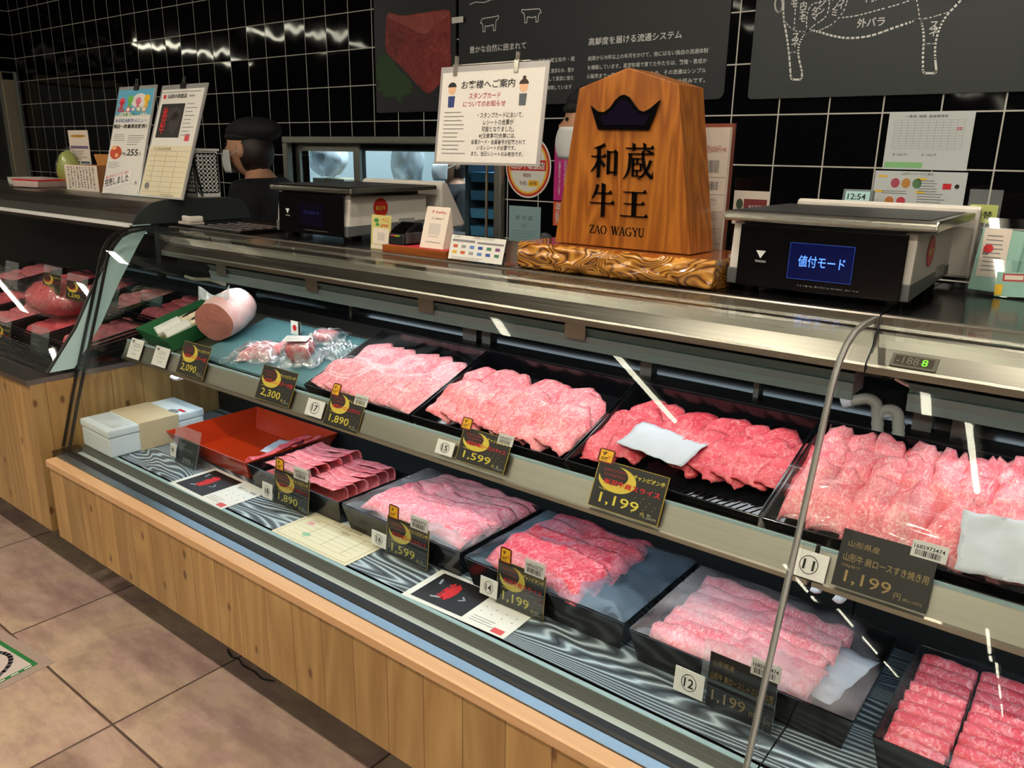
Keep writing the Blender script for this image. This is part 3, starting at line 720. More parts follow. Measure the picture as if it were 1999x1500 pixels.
slb.f += [tuple(range(0, 21)) + (o,), tuple(range(nu * 21, nu * 21 + 21)) + (o + nu,)]
slb.mi = [0] * len(slb.f)
def gnarl_mat():
    t = NT('gnarled_varnished_wood'); P = t.n('NewGeometry').outputs['Position']
    n1 = t.n('TexNoise', {'Vector': t.n('Mapping', {0: P, 3: (9, 9, 22)}), 'Scale': 1.0, 'Detail': 1.0, 'Distortion': .7}).outputs[0]
    w = t.math('PINGPONG', t.math('FRACT', t.math('MULTIPLY', n1, 16.0)), .5)
    c = t.ramp(t.math('ADD', w, t.math('MULTIPLY', n1, .12)), [(.08, (70, 36, 8)), (.25, (168, 106, 36)), (.5, (214, 154, 70))])
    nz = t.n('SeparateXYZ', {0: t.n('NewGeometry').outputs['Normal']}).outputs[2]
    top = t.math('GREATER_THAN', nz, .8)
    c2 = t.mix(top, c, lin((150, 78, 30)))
    b = t.bsdf(Base_Color=c2, Roughness=.2); b.inputs['Coat Weight'].default_value = .8; b.inputs['Coat Roughness'].default_value = .04
    return t.surf(b)
ob = mesh('slab', slb, gnarl_mat(), sl, smooth=False)
for p in ob.data.polygons: p.use_smooth = p.normal.z < .7 and p.index < nu * 20

# ---- label scales
def scale(loc, label, lit):
    t = thing('label_scale', label, 'weighing scale', loc, group='label scales on the counter')
    def part(n, mb, m, **k): return mesh(n, mb, m, t, **k)
    Wd, Dp = .316, .31
    part('body', MB().prism([(0, .014), (.305, .03), (.305, .118), (.012, .126), (.006, .07)], 0, Wd), WHITEP, bevel=.004)
    part('lower_band', MB().prism([(-.001, .013), (.307, .029), (.307, .048), (-.001, .042)], -.001, Wd + .001), GREYP, bevel=.002)
    part('front_panel', MB().prism([(-.008, .012), (-.004, .012), (.0, .123), (-.004, .123)], .02, .305), plain('panel_black', (13, 12, 14), .1), bevel=.002)
    for x in (.035, Wd - .03):
        for y in (.03, .27): part('foot', MB().lathe([(.016, .0), (.018, .008), (.02, .03)], 14, (x, y, 0)), BLACK, smooth=False)
    part('platter', MB().prism([(-.008, .128), (-.011, .134), (-.010, .142), (-.004, .146), (.316, .147), (.322, .142), (.318, .134)], -.012, Wd + .03), steel_mat('platter_steel', (205, 200, 190), .22), bevel=.003)
    part('platter_inset', MB().box((.0, .0075, .1465), (Wd + .015, .3, .1475)), plain('platter_dark', (52, 52, 54), .35))
    part('platter_support', MB().box((.02, .01, .12), (Wd - .02, .29, .13)), BLACK)
    part('rear_console', MB().prism([(.335, .152), (.345, .158), (.36, .152), (.44, .03), (.43, .02), (.33, .02)], -.0, Wd + .035), WHITEP, bevel=.006)
    so = bpy.data.objects.new('screen', None); link(so, t); so.matrix_basis = frame(Vector((.02, -.0087, .012)), (1, 0, 0), (0, .004, .111))
    mesh('display', MB().box((.095, .022, 0), (.205, .085, .0006)), plain('screen_blue' if lit else 'screen_dark', (10, 16, 62) if lit else (12, 10, 26), .12, emit=.3 if lit else .08), so)
    if lit:
        flat(so, 'display_border', [(.095, .022, .0955, .085), (.2045, .022, .205, .085), (.095, .022, .205, .0225), (.095, .0845, .205, .085)], plain('screen_line', (50, 90, 200), .3, emit=.5), .0008)
        lettering(so, plain('screen_text', (86, 140, 255), .4, emit=1.3), [('値付モード', .112, .044, .02, {'w': .08, 'h': .02, 'b': .008})], .0009, 'screen_text')
    else:
        lettering(so, plain('screen_text_dim', (44, 40, 110), .4, emit=.5), [('プライスモード', .115, .055, .012, {'w': .07})], .0009, 'screen_text')
    flat(so, 'maker_mark', [[(.034, .066), (.052, .066), (.043, .052)]], WHITEINK, .0006)
    lettering(so, WHITEINK, [('TERAOKA', .033, .045, .0055, {'w': .021})], .0006)
    lettering(so, GREYINK, [('ひょう量 6kg  最小表示 2g  S/N 30001  2019  W-01', .115, .010, .0035, {'w': .105})], .0006, 'small_print')
    st = bpy.data.objects.new('seal_sticker', None); link(st, t); st.matrix_basis = frame(Vector((Wd + .0012, .12, .088)), (0, 1, 0), (0, 0, 1))
    mesh('disc', MB().prism(ell(0, 0, .027, .027), -.0005, .0004, axis='Z'), plain('seal_red', (196, 40, 30), .5), st)
    lettering(st, GOLD, [('蔵王牛', -.019, -.005, .012, {'w': .038, 'b': .02})], .0008)
    part('side_plug', MB().box((Wd + .0005, .19, .035), (Wd + .004, .25, .055)), plain('plug_grey', (150, 150, 146), .4))
    return t
scale((-.608, 1.432, CT), 'black and white label scale with lit blue screen, right of the wooden sign', True)
scale((-2.025, 1.455, CT), 'black and white label scale with dark screen, in front of the pass-through window', False)

# ---- notice on a pole stand
O = OY(847, 320, 1.52)
t, w, h = card3('notice_stand', 'laminated white notice about stamp cards clipped to a thin pole', 'notice', O, (862, 132), (1052, 332), .002, plain('laminate_grey', (168, 164, 164), .25), part='laminate')
M = t.matrix_basis.copy()
mesh('paper', MB().box((.008, .006, 0), (w - .010, h - .014, .0006)), plain('notice_paper', (236, 232, 226), .6), t)
ink = INK
lettering(t, ink, [('お客様へご案内', w * .22, h * .765, .03, {'w': w * .5, 'h': h * .085, 'b': .012}),
    ('・スタンプカードにおいて、', w * .40, h * .475, .014, {'w': w * .42, 'b': .008}), ('レシートの合算が', w * .46, h * .405, .014, {'w': w * .28, 'b': .008}), ('可能となりました。', w * .45, h * .338, .014, {'w': w * .3, 'b': .008}),
    ('※[注意事項]合算には、', w * .43, h * .275, .012, {'w': w * .34, 'b': .008}), ('会員カード・会員番号が記載されて', w * .36, h * .213, .012, {'w': w * .5, 'b': .008}), ('いるレシートが必要です。', w * .42, h * .155, .012, {'w': w * .36, 'b': .008}), ('また、当日レシートのみ有効です。', w * .37, h * .095, .012, {'w': w * .48, 'b': .008})], .0012)
lettering(t, plain('notice_red', (176, 44, 52), .6), [('スタンプカード', w * .30, h * .665, .018, {'w': w * .3, 'h': h * .06, 'b': .01}), ('についてのお知らせ', w * .25, h * .585, .018, {'w': w * .4, 'h': h * .06, 'b': .01})], .0012)
flat(t, 'small_print', lines(w * .07, h * .53, w * .24, 11, h * .042, h * .008, 3), GREYINK, .0012)
SKINP = plain('printed_skin', (240, 190, 150), .6); HAIRP = plain('printed_hair', (60, 36, 28), .6); NAVYP = plain('printed_navy', (40, 62, 120), .6)
for fx, hair, suit in ((.13, INK, NAVYP), (.80, HAIRP, plain('printed_grey', (90, 96, 104), .6))):
    flat(t, 'printed_suit', [[(w * (fx - .03), h * .585), (w * (fx + .03), h * .585), (w * (fx + .034), h * .70), (w * (fx - .034), h * .70)]], suit, .001)
    flat(t, 'printed_face', [ell(w * fx, h * .765, w * .037, h * .052)], SKINP, .0012)
    flat(t, 'printed_hair', [ell(w * fx, h * .79, w * .042, h * .05, 12, 0, PI)] + ([ell(w * fx, h * .85, w * .016, h * .02)] if fx > .5 else []), hair, .0014)
cl = M.inverted()
for px in (.13, .70):
    x = w * px
    c = mesh('clip', MB().box((x, h - .022, -.004), (x + .012, h + .006, .003)).tube([(x + .006, h + .004, .002), (x + .006, h + .022, .004), (x + .006, h + .024, -.004), (x + .006, h + .004, -.004)], .003, 6), plain('clip_clear', (150, 146, 136), .15, .3), t)
mesh('crossbar', MB().tube([(w * .1, h + .004, -.006), (w * .82, h + .004, -.006)], .002, 6), STEEL, t)
bx = O.x + w * .49
mesh('pole', MB().tube([M @ Vector((w * .49, h + .004, -.0085)), Vector((bx, (M @ Vector((w * .49, 0, -.012))).y + .003, O.z - .01)), Vector((bx, 1.535, CT + .004))], .0035, 8), STEEL, t, world=True)
mesh('foot_plate', MB().lathe([(.05, CT + .0005), (.05, CT + .005), (.006, CT + .008)], 24, (bx, 1.535, 0)), STEEL, t, world=True)

# ---- small things along the counter front
def ypos(px, py): return OZ(px, py, CT)
REDW = wood_mat('tray_redwood', (176, 96, 34), (112, 52, 14), 'X', 0, False, .3, .4)
a, b = OY(746.5, 493, 1.377), OY(870.5, 509, 1.377)
wt = thing('wooden_stand', 'low reddish wooden block with red felt holding the card reader', 'stand', (a.x, 1.377, CT))
WL = b.x - a.x; WHt = OY(746, 477, 1.377).z - CT
mesh('block', MB().box((0, 0, 0), (WL, .085, WHt)), REDW, wt, bevel=.001)
mesh('felt', MB().box((.02, .006, WHt), (WL - .004, .08, WHt + .001)), plain('red_felt', (190, 40, 60), .9), wt)
cr = thing('card_reader', 'black card reader terminal on the reddish wooden block', 'card reader', (a.x + .013, 1.384, CT + WHt + .0012))
mesh('body', MB().prism([(0, 0), (.004, .026), (.02, .038), (.045, .05), (.068, .052), (.072, .0)], 0, .056), BLACK, cr, bevel=.004)
mesh('key_face', MB().prism([(.005, .0292), (.019, .0393), (.0445, .0518), (.044, .0528), (.018, .0405), (.004, .0302)], .006, .050), GLOSSBLACK, cr)
for i, c in enumerate(((180, 60, 130), (200, 60, 50), (210, 190, 60), (130, 190, 60))):
    mesh('status_light', MB().box((.010 + i * .008, -.0006, .0205), (.016 + i * .008, .003, .0235)), plain('stripe%d' % i, c, .4), cr)
mesh('side_grip', MB().box((.056, .006, .004), (.0615, .064, .03)), plain('grip_grey', (70, 68, 68), .4), cr, bevel=.002)
def tent(name, label, O, tl, br, depth, mat, cat='card stand'):
    t, w, h = card3(name, label, cat, O, tl, br, .0012, mat)
    M = t.matrix_basis; top = M @ Vector((0, h, 0)); back = Vector((O.x, top.y + depth, O.z))
    X = Vector((1, 0, 0)) * w
    q = [top + Vector((0, .0005, 0)), top + X + Vector((0, .0005, 0)), back + X, back]; q2 = [p + Vector((0, .0012, 0)) for p in q]
    mesh('back_leg', MB().add(q + q2, [(0, 1, 2, 3), (7, 6, 5, 4), (0, 4, 5, 1), (1, 5, 6, 2), (2, 6, 7, 3), (3, 7, 4, 0)]), mat, t, world=True)
    mesh('side_gusset', MB().prism([((M @ Vector((w, .002, -.002))).y, O.z), (top.y, top.z - .002), (back.y - .002, O.z)], O.x + w - .0012, O.x + w - .0002), mat, t, world=True)
    return t, w, h
PAPER2 = plain('warm_white_card', (232, 218, 204), .6)
zt = CT + WHt + .0012
O = OY(819, 485, 1.392); O.z = zt
t, w, h = tent('payment_stand', 'white folded payment card standing right of the card reader', O, (834.4, 402.7), (864.2, 487), .014, PAPER2)
lettering(t, REDINK, [('P', w * .28, h * .85, .009, {'b': .03}), ('PayPay', w * .42, h * .85, .008, {'w': w * .45, 'k': .2})])
lettering(t, INK, [('ぶ Alipay＋', w * .28, h * .70, .007, {'w': w * .55})])
flat(t, 'plain_square', [(w * .24, h * .33, w * .74, h * .6)], plain('code_space', (206, 196, 186), .7))
flat(t, 'caption_lines', [(w * .2, h * .14, w * .85, h * .155), (w * .3, h * .28, w * .7, h * .29)], GREYINK)
O = OY(723.4, 485, 1.40); O.z = CT + .0003
t, w, h = card3('payment_card', 'yellow-green bordered payment card standing beside the left scale', 'card stand', O, (725.9, 418.5), (761, 489), .0015, plain('lime_card', (206, 196, 120), .6))
flat(t, 'white_field', [(w * .1, h * .16, w * .92, h * .62)], PAPER2)
flat(t, 'plain_square', [(w * .34, h * .27, w * .72, h * .5)], MATS['code_space'], .0006)
flat(t, 'foot_band', [(w * .04, h * .02, w * .96, h * .13)], PAPER2)
lettering(t, plain('pay_red', (190, 60, 40), .6), [('べこ', w * .5, h * .82, .011, {'w': w * .4, 'b': .02}), ('pay', w * .5, h * .68, .011, {'w': w * .4, 'b': .02})])
flat(t, 'leaf_print', [ell(w * .26, h * .84, w * .13, h * .06), ell(w * .32, h * .72, w * .1, h * .05)], GREEN)
O = OY(872, 507.8, 1.366); O.z = CT + .001
t, w, h = card3('payment_notice', 'clear acrylic stand with a white list of accepted cards', 'notice', O, (881.7, 455.2), (981.5, 518.3), .003, ACRYL, part='acrylic')
mesh('paper', MB().box((.003, .004, .0001), (w - .003, h - .003, .0006)), WHITE, t)
mesh('acrylic_foot', MB().box((O.x, O.y + .001, O.z - .0005), (O.x + w, O.y + .055, O.z + .0015)), ACRYL, t, world=True)
flat(t, 'grey_bars', [(w * .05, h * .72, w * .46, h * .8), (w * .5, h * .70, w * .96, h * .77)], GREYINK, .001)
lettering(t, INK, [('au PAY', w * .08, h * .86, .006), ('ご利用いただけます！', w * .4, h * .86, .007)], .001)
for i in range(6):
    for j in range(2):
        c = [(200, 90, 40), (40, 80, 160), (200, 60, 60), (150, 150, 150), (60, 120, 90), (220, 170, 60), (90, 130, 200), (120, 60, 120)][(i * 3 + j * 5) % 8]
        flat(t, 'card_mark', [(w * (.08 + i * .15), h * (.5 - j * .22), w * (.16 + i * .15), h * (.61 - j * .22))], plain('mark%d' % ((i * 3 + j * 5) % 8), c, .6), .001)
flat(t, 'small_print', lines(w * .08, h * .15, w * .8, 2, h * .06, h * .015, 4), GREYINK, .001)
# black label tray at the far left of the counter, with a small white printer remote
P0 = OZ(285, 431, CT); 
lb = thing('label_tray', 'flat black tray of white-edged labels beside the left scale', 'tray', (-2.455, 1.378, CT))
mesh('plate', MB().box((0, 0, .0005), (.36, .22, .008)), plain('tray_black', (14, 12, 13), .2), lb, bevel=.001)
mb = MB()
for i in range(6):
    for j in range(5): mb.box((.10 + i * .04, .015 + j * .036, .008), (.132 + i * .04, .022 + j * .036, .0088))
mesh('label_edges', mb, plain('label_edge', (140, 130, 132), .5), lb)
wd = thing('pager', 'small white pager lying on the end of the black label tray', 'pager', (-2.43, 1.382, CT + .0085), rz=-.1)
mesh('cradle', MB().box((-.012, -.003, 0), (.062, .05, .008)), plain('pager_base', (190, 178, 172), .4), wd, bevel=.002)
mesh('case', MB().box((0, .004, .008), (.065, .046, .026)), WHITEP, wd, bevel=.005)
mesh('display', MB().box((.008, .012, .026), (.045, .038, .0266)), BLACK, wd)

# ---- left lid: two framed notices, basket, box
def lidz(y): return 1.2125
def poster(label, bl, tl, br, y):
    O = OY(bl[0], bl[1], y); O.z = 1.2135
    t, w, h = card3('notice_board', label, 'notice', O, tl, br, .004, plain('board_clear', (150, 148, 150), .2), group='leaning notice boards')
    # easel leg
    M = t.matrix_basis; a = M @ Vector((w / 2, h * .8, -.006)); b = Vector((a.x, a.y + .05, 1.2135))
    mesh('easel_leg', MB().tube([a, b], .003, 6), BLACK, t, world=True)
    c = mesh('clip', MB().box((w / 2 - .014, h - .016, .0), (w / 2 + .014, h + .004, .006)).tube([(w / 2 - .006, h + .002, .004), (w / 2 - .006, h + .022, .006), (w / 2 + .006, h + .022, .006), (w / 2 + .006, h + .002, .004)], .0018, 6), BLACK, t)
    return t, w, h
t, w, h = poster('leaning notice board with blue top and price of 255 yen, sold out', (199, 376.4), (233, 170.5), (270, 382), 1.40)
mesh('paper', MB().box((.006, .004, 0), (w - .008, h - .012, .0006)), WHITE, t)
flat(t, 'sky_print', [(.006, h * .73, w - .008, h - .012)], plain('sky_print', (90, 170, 205), .6), .0009)
flat(t, 'cloud_print', [ell(w * .62, h * .86, w * .2, h * .07), ell(w * .8, h * .70, w * .16, h * .05), ell(w * .3, h * .72, w * .22, h * .045)], WHITE, .0011)
for i, c in enumerate(((225, 60, 80), (110, 190, 80), (240, 130, 160), (240, 190, 40))):
    flat(t, 'balloon_print', [ell(w * (.16 + i * .22), h * (.86 + .02 * (i % 2)), w * .075, h * .035), [(w * (.12 + i * .22), h * .80), (w * (.2 + i * .22), h * .80), (w * (.2 + i * .22), h * .86), (w * (.12 + i * .22), h * .86)]], plain('balloon%d' % i, c, .6), .0013)
for i, c in enumerate(((225, 60, 50), (60, 110, 190), (120, 160, 60), (230, 150, 40))):
    flat(t, 'ring_print', [ell(w * (.36 + i * .14), h * .785, w * .062, h * .026)], plain('ring%d' % i, c, .6), .0015); flat(t, 'ring_fill', [ell(w * (.36 + i * .14), h * .785, w * .045, h * .018)], WHITE, .0017)
lettering(t, REDINK, [('SEa', w * .06, h * .765, .022, {'w': w * .2, 'b': .02})], .0018)
lettering(t, GREEN, [('ひと手間 7周年イベント!!', w * .1, h * .725, .012, {'w': w * .8, 'b': .01})], .0018)
lettering(t, BLUE, [('お子様大好きメニュー', w * .06, h * .665, .02, {'w': w * .85, 'h': h * .035, 'b': .015})], .0018)
lettering(t, INK, [('開店～数量限定販売!!', w * .04, h * .61, .02, {'w': w * .9, 'h': h * .038, 'b': .015}), ('100g', w * .36, h * .365, .014, {'w': w * .14}), ('255', w * .52, h * .36, .03, {'w': w * .3, 'h': h * .06, 'b': .015}), ('円', w * .84, h * .36, .014), ('円', w * .86, h * .1, .014)], .0018)
flat(t, 'dish_print', [ell(w * .21, h * .385, w * .16, h * .062, 20)], plain('dish_print', (196, 70, 30), .6), .0014); flat(t, 'garnish_print', [ell(w * .15, h * .43, w * .07, h * .02), ell(w * .25, h * .36, w * .05, h * .018)], plain('garnish_print', (236, 180, 120), .6), .0016)
flat(t, 'print_lines', lines(w * .08, h * .55, w * .34, 4, h * .018, h * .004, 5) + lines(w * .48, h * .54, w * .45, 5, h * .02, h * .005, 6) + lines(w * .06, h * .29, w * .4, 4, h * .016, h * .004, 7), GREYINK, .0014)
q = [(w * .04, h * .03), (w * .74, h * .1), (w * .74, h * .22), (w * .02, h * .16)]
flat(t, 'sold_out_slip', [q], plain('slip_white', (236, 232, 232), .6), .0018)
lettering(t, REDINK, [('誠にありがとうございます。', w * .06, h * .135, .012, {'w': w * .62, 'b': .012, 'r': .16})], .0022)
lettering(t, INK, [('完売しました', w * .06, h * .055, .03, {'w': w * .64, 'h': h * .075, 'b': .02, 'r': .16})], .0022)
t, w, h = poster('leaning notice board with black cow photo above a cream certificate', (270, 380), (317, 167.4), (357, 388), 1.40)
mesh('paper', MB().box((.01, h * .46, 0), (w - .012, h - .016, .0006)), WHITE, t)
mesh('certificate', MB().box((.006, .006, 0), (w - .012, h * .46, .0007)), CREAM, t)
flat(t, 'photo_print', [(w * .1, h * .53, w * .62, h * .83)], plain('photo_black', (26, 22, 24), .5), .0012)
flat(t, 'cow_print', [ell(w * .42, h * .74, w * .16, h * .06), ell(w * .46, h * .66, w * .11, h * .1)], plain('cow_print', (54, 46, 46), .5), .0014)
lettering(t, REDINK, [('米\n沢\n牛', w * .15, h * .56, .03, {'w': w * .13, 'h': h * .24, 'b': .02, 'ls': .8})], .0018)
lettering(t, INK, [('伝統の特産品', w * .2, h * .88, .016, {'w': w * .42, 'b': .01}), ('黒毛和牛', w * .68, h * .885, .008)], .0018)
flat(t, 'flame_mark', [ell(w * .13, h * .895, w * .03, h * .02)], REDINK, .0018)
flat(t, 'print_lines', lines(w * .66, h * .82, w * .24, 9, h * .034, h * .006, 8) + [(w * .04, h * .93, w * .9, h * .936)], GREYINK, .0014)
flat(t, 'stamp_print', [(w * .76, h * .5, w * .86, h * .56)], plain('stamp_red', (214, 80, 84), .6), .0014)
BROWNINK = plain('brown_ink', (150, 130, 96), .6)
mb = [(w * .05, h * .05 + i * h * .045, w * .92, h * .052 + i * h * .045) for i in range(9)] + [(w * (.2 + .24 * i), h * .05, w * (.205 + .24 * i), h * .41) for i in range(3)]
flat(t, 'certificate_grid', mb, BROWNINK, .0014)
lettering(t, BROWNINK, [('子牛登記証明書', w * .12, h * .42, .01, {'w': w * .4}), ('和牛登録協会', w * .5, h * .02, .008, {'w': w * .3})], .0016)
flat(t, 'stamp_print', [ell(w * .15, h * .1, w * .05, h * .03)], GREYINK, .0016)
# basket
by = 1.54; bxr = OY(385, 383, by).x; b0, b1 = bxr - .09, bxr
bz = OY(385, 291, by).z
bk = thing('basket', 'white plastic basket with rows of square holes behind the notice boards', 'basket', (b0, by, 1.2115))
bw, bh, bd = b1 - b0, bz - 1.2115, min(.125, OX(432, 386, bxr).y - by)
def holes(nx, nz, w, h, y):
    # a lattice face in the XZ plane
    out = []; mx, mz = w * .08, h * .1; cw, chh = (w - 2 * mx) / nx, (h - 2 * mz) / nz
    out += [(0, 0, mx, h), (w - mx, 0, w, h), (mx, 0, w - mx, mz), (mx, h - mz, w - mx, h)]
    for i in range(nx + 1): out.append((mx + i * cw - cw * .28, mz, mx + i * cw + cw * .28, h - mz))
    for j in range(nz + 1): out.append((mx, mz + j * chh - chh * .28, w - mx, mz + j * chh + chh * .28))
    return out
mb = MB()
for x0, z0, x1, z1 in holes(5, 9, bw, bh, 0):
    mb.box((x0, 0, z0), (x1, .002, z1)); mb.box((x0, bd - .002, z0), (x1, bd, z1))
for x0, z0, x1, z1 in holes(5, 9, bd, bh, 0):
    mb.box((0, x0, z0), (.002, x1, z1)); mb.box((bw - .002, x0, z0), (bw, x1, z1))
BKW = plain('basket_white', (240, 240, 238), .5)
mesh('lattice', mb, BKW, bk); mesh('base', MB().box((.002, .002, 0), (bw - .002, bd - .002, .002)), WHITEP, bk)
mesh('rim', MB().box((-.004, -.004, bh - .006), (bw + .004, 0, bh + .002)).box((-.004, bd, bh - .006), (bw + .004, bd + .004, bh + .002)).box((-.004, 0, bh - .006), (0, bd, bh + .002)).box((bw, 0, bh - .006), (bw + .004, bd, bh + .002)), BKW, bk)
# cardboard box with a handwritten card on its front
yb = 1.42; c0, c1 = OY(130, 372, yb), OY(193, 378, yb)
bx = thing('cardboard_box', 'small brown cardboard box left of the notice boards', 'box', (c0.x, yb + .004, 1.213))
ch = OY(119, 321, yb).z - 1.213; cw = c1.x - c0.x
KRAFT = plain('kraft_board', (150, 100, 56), .8)
mesh('walls', MB().box((.004, 0, 0), (cw - .004, .003, ch)).box((.004, .10, 0), (cw - .004, .103, ch)).box((.004, .003, 0), (.007, .10, ch)).box((cw - .007, .003, 0), (cw - .004, .10, ch)).box((.007, .003, 0), (cw - .007, .10, .003)), KRAFT, bx)
mesh('flap', MB().box((0, 0, 0), (.003, .09, .045), M=Matrix.Translation((cw - .006, .008, ch)) @ Matrix.Rotation(-.5, 4, 'Y')), plain('kraft_light', (206, 140, 72), .8), bx)
hc = thing('handwritten_card', 'white handwritten card on the front of the small cardboard box', 'card', M=frame(Vector((c0.x, yb + .0035, 1.2132)), (1, 0, 0), (0, 0, 1)))
mesh('sheet', MB().box((0, 0, -.0005), (cw, ch, .0006)), PAPER2, hc)
mb = []
r = random.Random(5)
for i in range(9):
    y = ch * .93
    while y > ch * .12:
        d = ch * r.uniform(.03, .07); mb.append((cw * (.1 + i * .095), y - d, cw * (.1 + i * .095) + cw * r.uniform(.02, .05), y)); y -= d + ch * r.uniform(.01, .05)
flat(hc, 'handwriting', mb, plain('pen_ink', (110, 104, 104), .7), .0009)
# yellow menu card behind the box
O = OY(140.5, 320, 1.56); q = OY(147, 254.6, 1.56); w = OY(178, 320, 1.56).x - O.x; h = q.z - 1.213
mc = thing('menu_card', 'tall yellow and white menu card behind the small cardboard box', 'card', M=frame(Vector((O.x, 1.56, 1.2132)), (1, 0, 0), (0, .0, 1)))
mesh('sheet', MB().box((0, 0, -.002), (w, h, 0)), PAPER2, mc)
flat(mc, 'gold_mark', [ell(w * .5, h * .9, w * .4, h * .025)], plain('mark_gold', (190, 140, 40), .5)); flat(mc, 'violet_band', [(w * .05, h * .68, w * .95, h * .73)], plain('band_violet', (110, 90, 130), .6))
flat(mc, 'print_lines', lines(w * .08, h * .63, w * .8, 5, h * .035, h * .012, 9), GREYINK); flat(mc, 'blue_band', [(w * .03, h * .42, w * .45, h * .46), (w * .5, h * .42, w * .95, h * .46)], plain('band_blue', (60, 90, 120), .6))
flat(mc, 'yellow_field', [(0, 0, w, h * .4)], YELLOW); flat(mc, 'arch_print', [ell(w * .5, h * .25, w * .36, h * .11)], plain('arch_red', (190, 70, 30), .6), .0006); flat(mc, 'plate_print', [ell(w * .5, h * .23, w * .28, h * .09)], PAPER2, .0008)
# bagged cabbage
g0 = OY(132, 345, 1.52)
def leafy(v, q):
    k = 1 + .10 * mnoise.noise(v * 3.1) + .05 * mnoise.noise(v * 8)
    return Vector((q.x * k, q.y * k, q.z * k + (.02 * max(0, v.z) ** 3)))
cb = thing('bagged_vegetable', 'pale green vegetable in a clear bag left of the handwritten card', 'vegetable', (g0.x, 1.53, 1.213))
mesh('leaves', MB().ball((0, 0, .062), (.05, .045, .062), 22, 14, fn=leafy), plain('leaf_green', (150, 160, 70), .5, bump=.4, bscale=40), cb, smooth=True)
mesh('bag', MB().ball((0, 0, .068), (.056, .05, .072), 18, 12, fn=leafy), FILM, cb, smooth=True)
# flat red and white packs at the far left
for i, (x, y, wd_, dp, rz, lab) in enumerate(((-3.56, 1.44, .2, .13, .1, 'red and white flat food pack at the left end of the lid'), (-3.78, 1.5, .2, .14, -.06, 'white flat food pack behind the red and white pack'), (-3.34, 1.5, .13, .11, .05, 'clear lidded empty tray between the flat packs and the green vegetable'))):
    pk = thing('food_pack', lab, 'food pack', (x, y, 1.2135), rz)
    m_ = [plain('pack_white', (206, 180, 176), .4), WHITEP, ACRYL][i]
    mesh('tray', MB().prism([(-wd_ / 2 + .01, 0), (wd_ / 2 - .01, 0), (wd_ / 2, .024), (-wd_ / 2, .024)], -dp / 2, dp / 2, axis='Y'), m_, pk, bevel=.003)
    mesh('lid', MB().box((-wd_ / 2, -dp / 2, .0245), (wd_ / 2, dp / 2, .029)), [REDINK, m_, ACRYL][i], pk, bevel=.001)
    mesh('paper_label', MB().box((-wd_ * .3, -dp * .3, .0292), (wd_ * .25, dp * .2, .0296)), WHITE, pk)
# ================================================================== meat
def meat_mat(name, deep, pale, fat, fine=70.0, bias=.5, dens=.5):
    t = NT(name)
    P = t.n('TexCoord').outputs['Object']; rnd = t.n('ObjectInfo').outputs['Random']
    off = t.n('VectorMath', {0: P, 1: t.n('CombineXYZ', {0: t.math('MULTIPLY', rnd, 7.0), 1: t.math('MULTIPLY', rnd, 3.0)})}, operation='ADD')
    big = t.n('TexNoise', {'Vector': off, 'Scale': 16.0, 'Detail': 2.0, 'Distortion': 1.0}).outputs[0]
    fib = t.n('TexNoise', {'Vector': t.n('Mapping', {0: off, 2: (0, 0, .5), 3: (1, .38, 1)}), 'Scale': fine * 2.4, 'Detail': 4.0, 'Roughness': .65, 'Distortion': 1.8}).outputs[0]
    vein = t.n('TexNoise', {'Vector': off, 'Scale': 34.0, 'Detail': 3.0, 'Distortion': 1.0}).outputs[0]
    v = t.math('SUBTRACT', 1.0, t.math('MULTIPLY', t.math('ABSOLUTE', t.math('SUBTRACT', vein, .5)), 26.0))
    v = t.math('MAXIMUM', v, 0.0)
    base = t.mix(t.ramp(big, [(.3, 0.0), (.7, 1.0)]), lin(deep), lin(pale))
    m = t.ramp(fib, [(.48 + bias * .1, 0.0), (.66 + bias * .1, 1.0)])
    col = t.mix(t.math('MULTIPLY', m.outputs[0], dens), base, lin(fat))
    col = t.mix(t.math('MULTIPLY', v, .28), col, lin(fat))
    b = t.bsdf(Base_Color=col, Roughness=.42)
    b.inputs['Specular IOR Level'].default_value = .35
    t.t.links.new(t.n('Bump', {'Height': fib, 'Strength': .25, 'Distance': .0012}).outputs[0], b.inputs['Normal'])
    return t.surf(b)
M_PALE = meat_mat('meat_pale', (222, 112, 128), (234, 146, 158), (252, 222, 220), 80, .1, .8)
M_PINK = meat_mat('meat_pink', (224, 98, 112), (236, 138, 147), (252, 222, 216), 70, .2, .7)
M_RED = meat_mat('meat_red', (196, 54, 70), (218, 88, 100), (246, 190, 186), 55, .6, .5)
M_ROLL = meat_mat('meat_roll', (216, 82, 94), (230, 120, 128), (250, 212, 208), 60, .3, .6)
M_DEEP = meat_mat('meat_deep', (202, 50, 66), (222, 86, 98), (250, 200, 198), 55, .4, .55)
TRAYM = plain('tray_black_gloss', (16, 17, 20), .14)
A = math.atan(.29); SY0, SZ0 = 1.2, .7775
SN = Vector((0, -math.sin(A), math.cos(A))); SP = Vector((0, SY0, SZ0))
def shelfpt(u, v, lift=0): return OP(u, v, SP + SN * lift, SN)
def slopeM(x, t=0.0, n=0.0):
    return frame(Vector((x, SY0, SZ0)) + Vector((0, math.cos(A), math.sin(A))) * t + SN * n, (1, 0, 0), (0, math.cos(A), math.sin(A)))
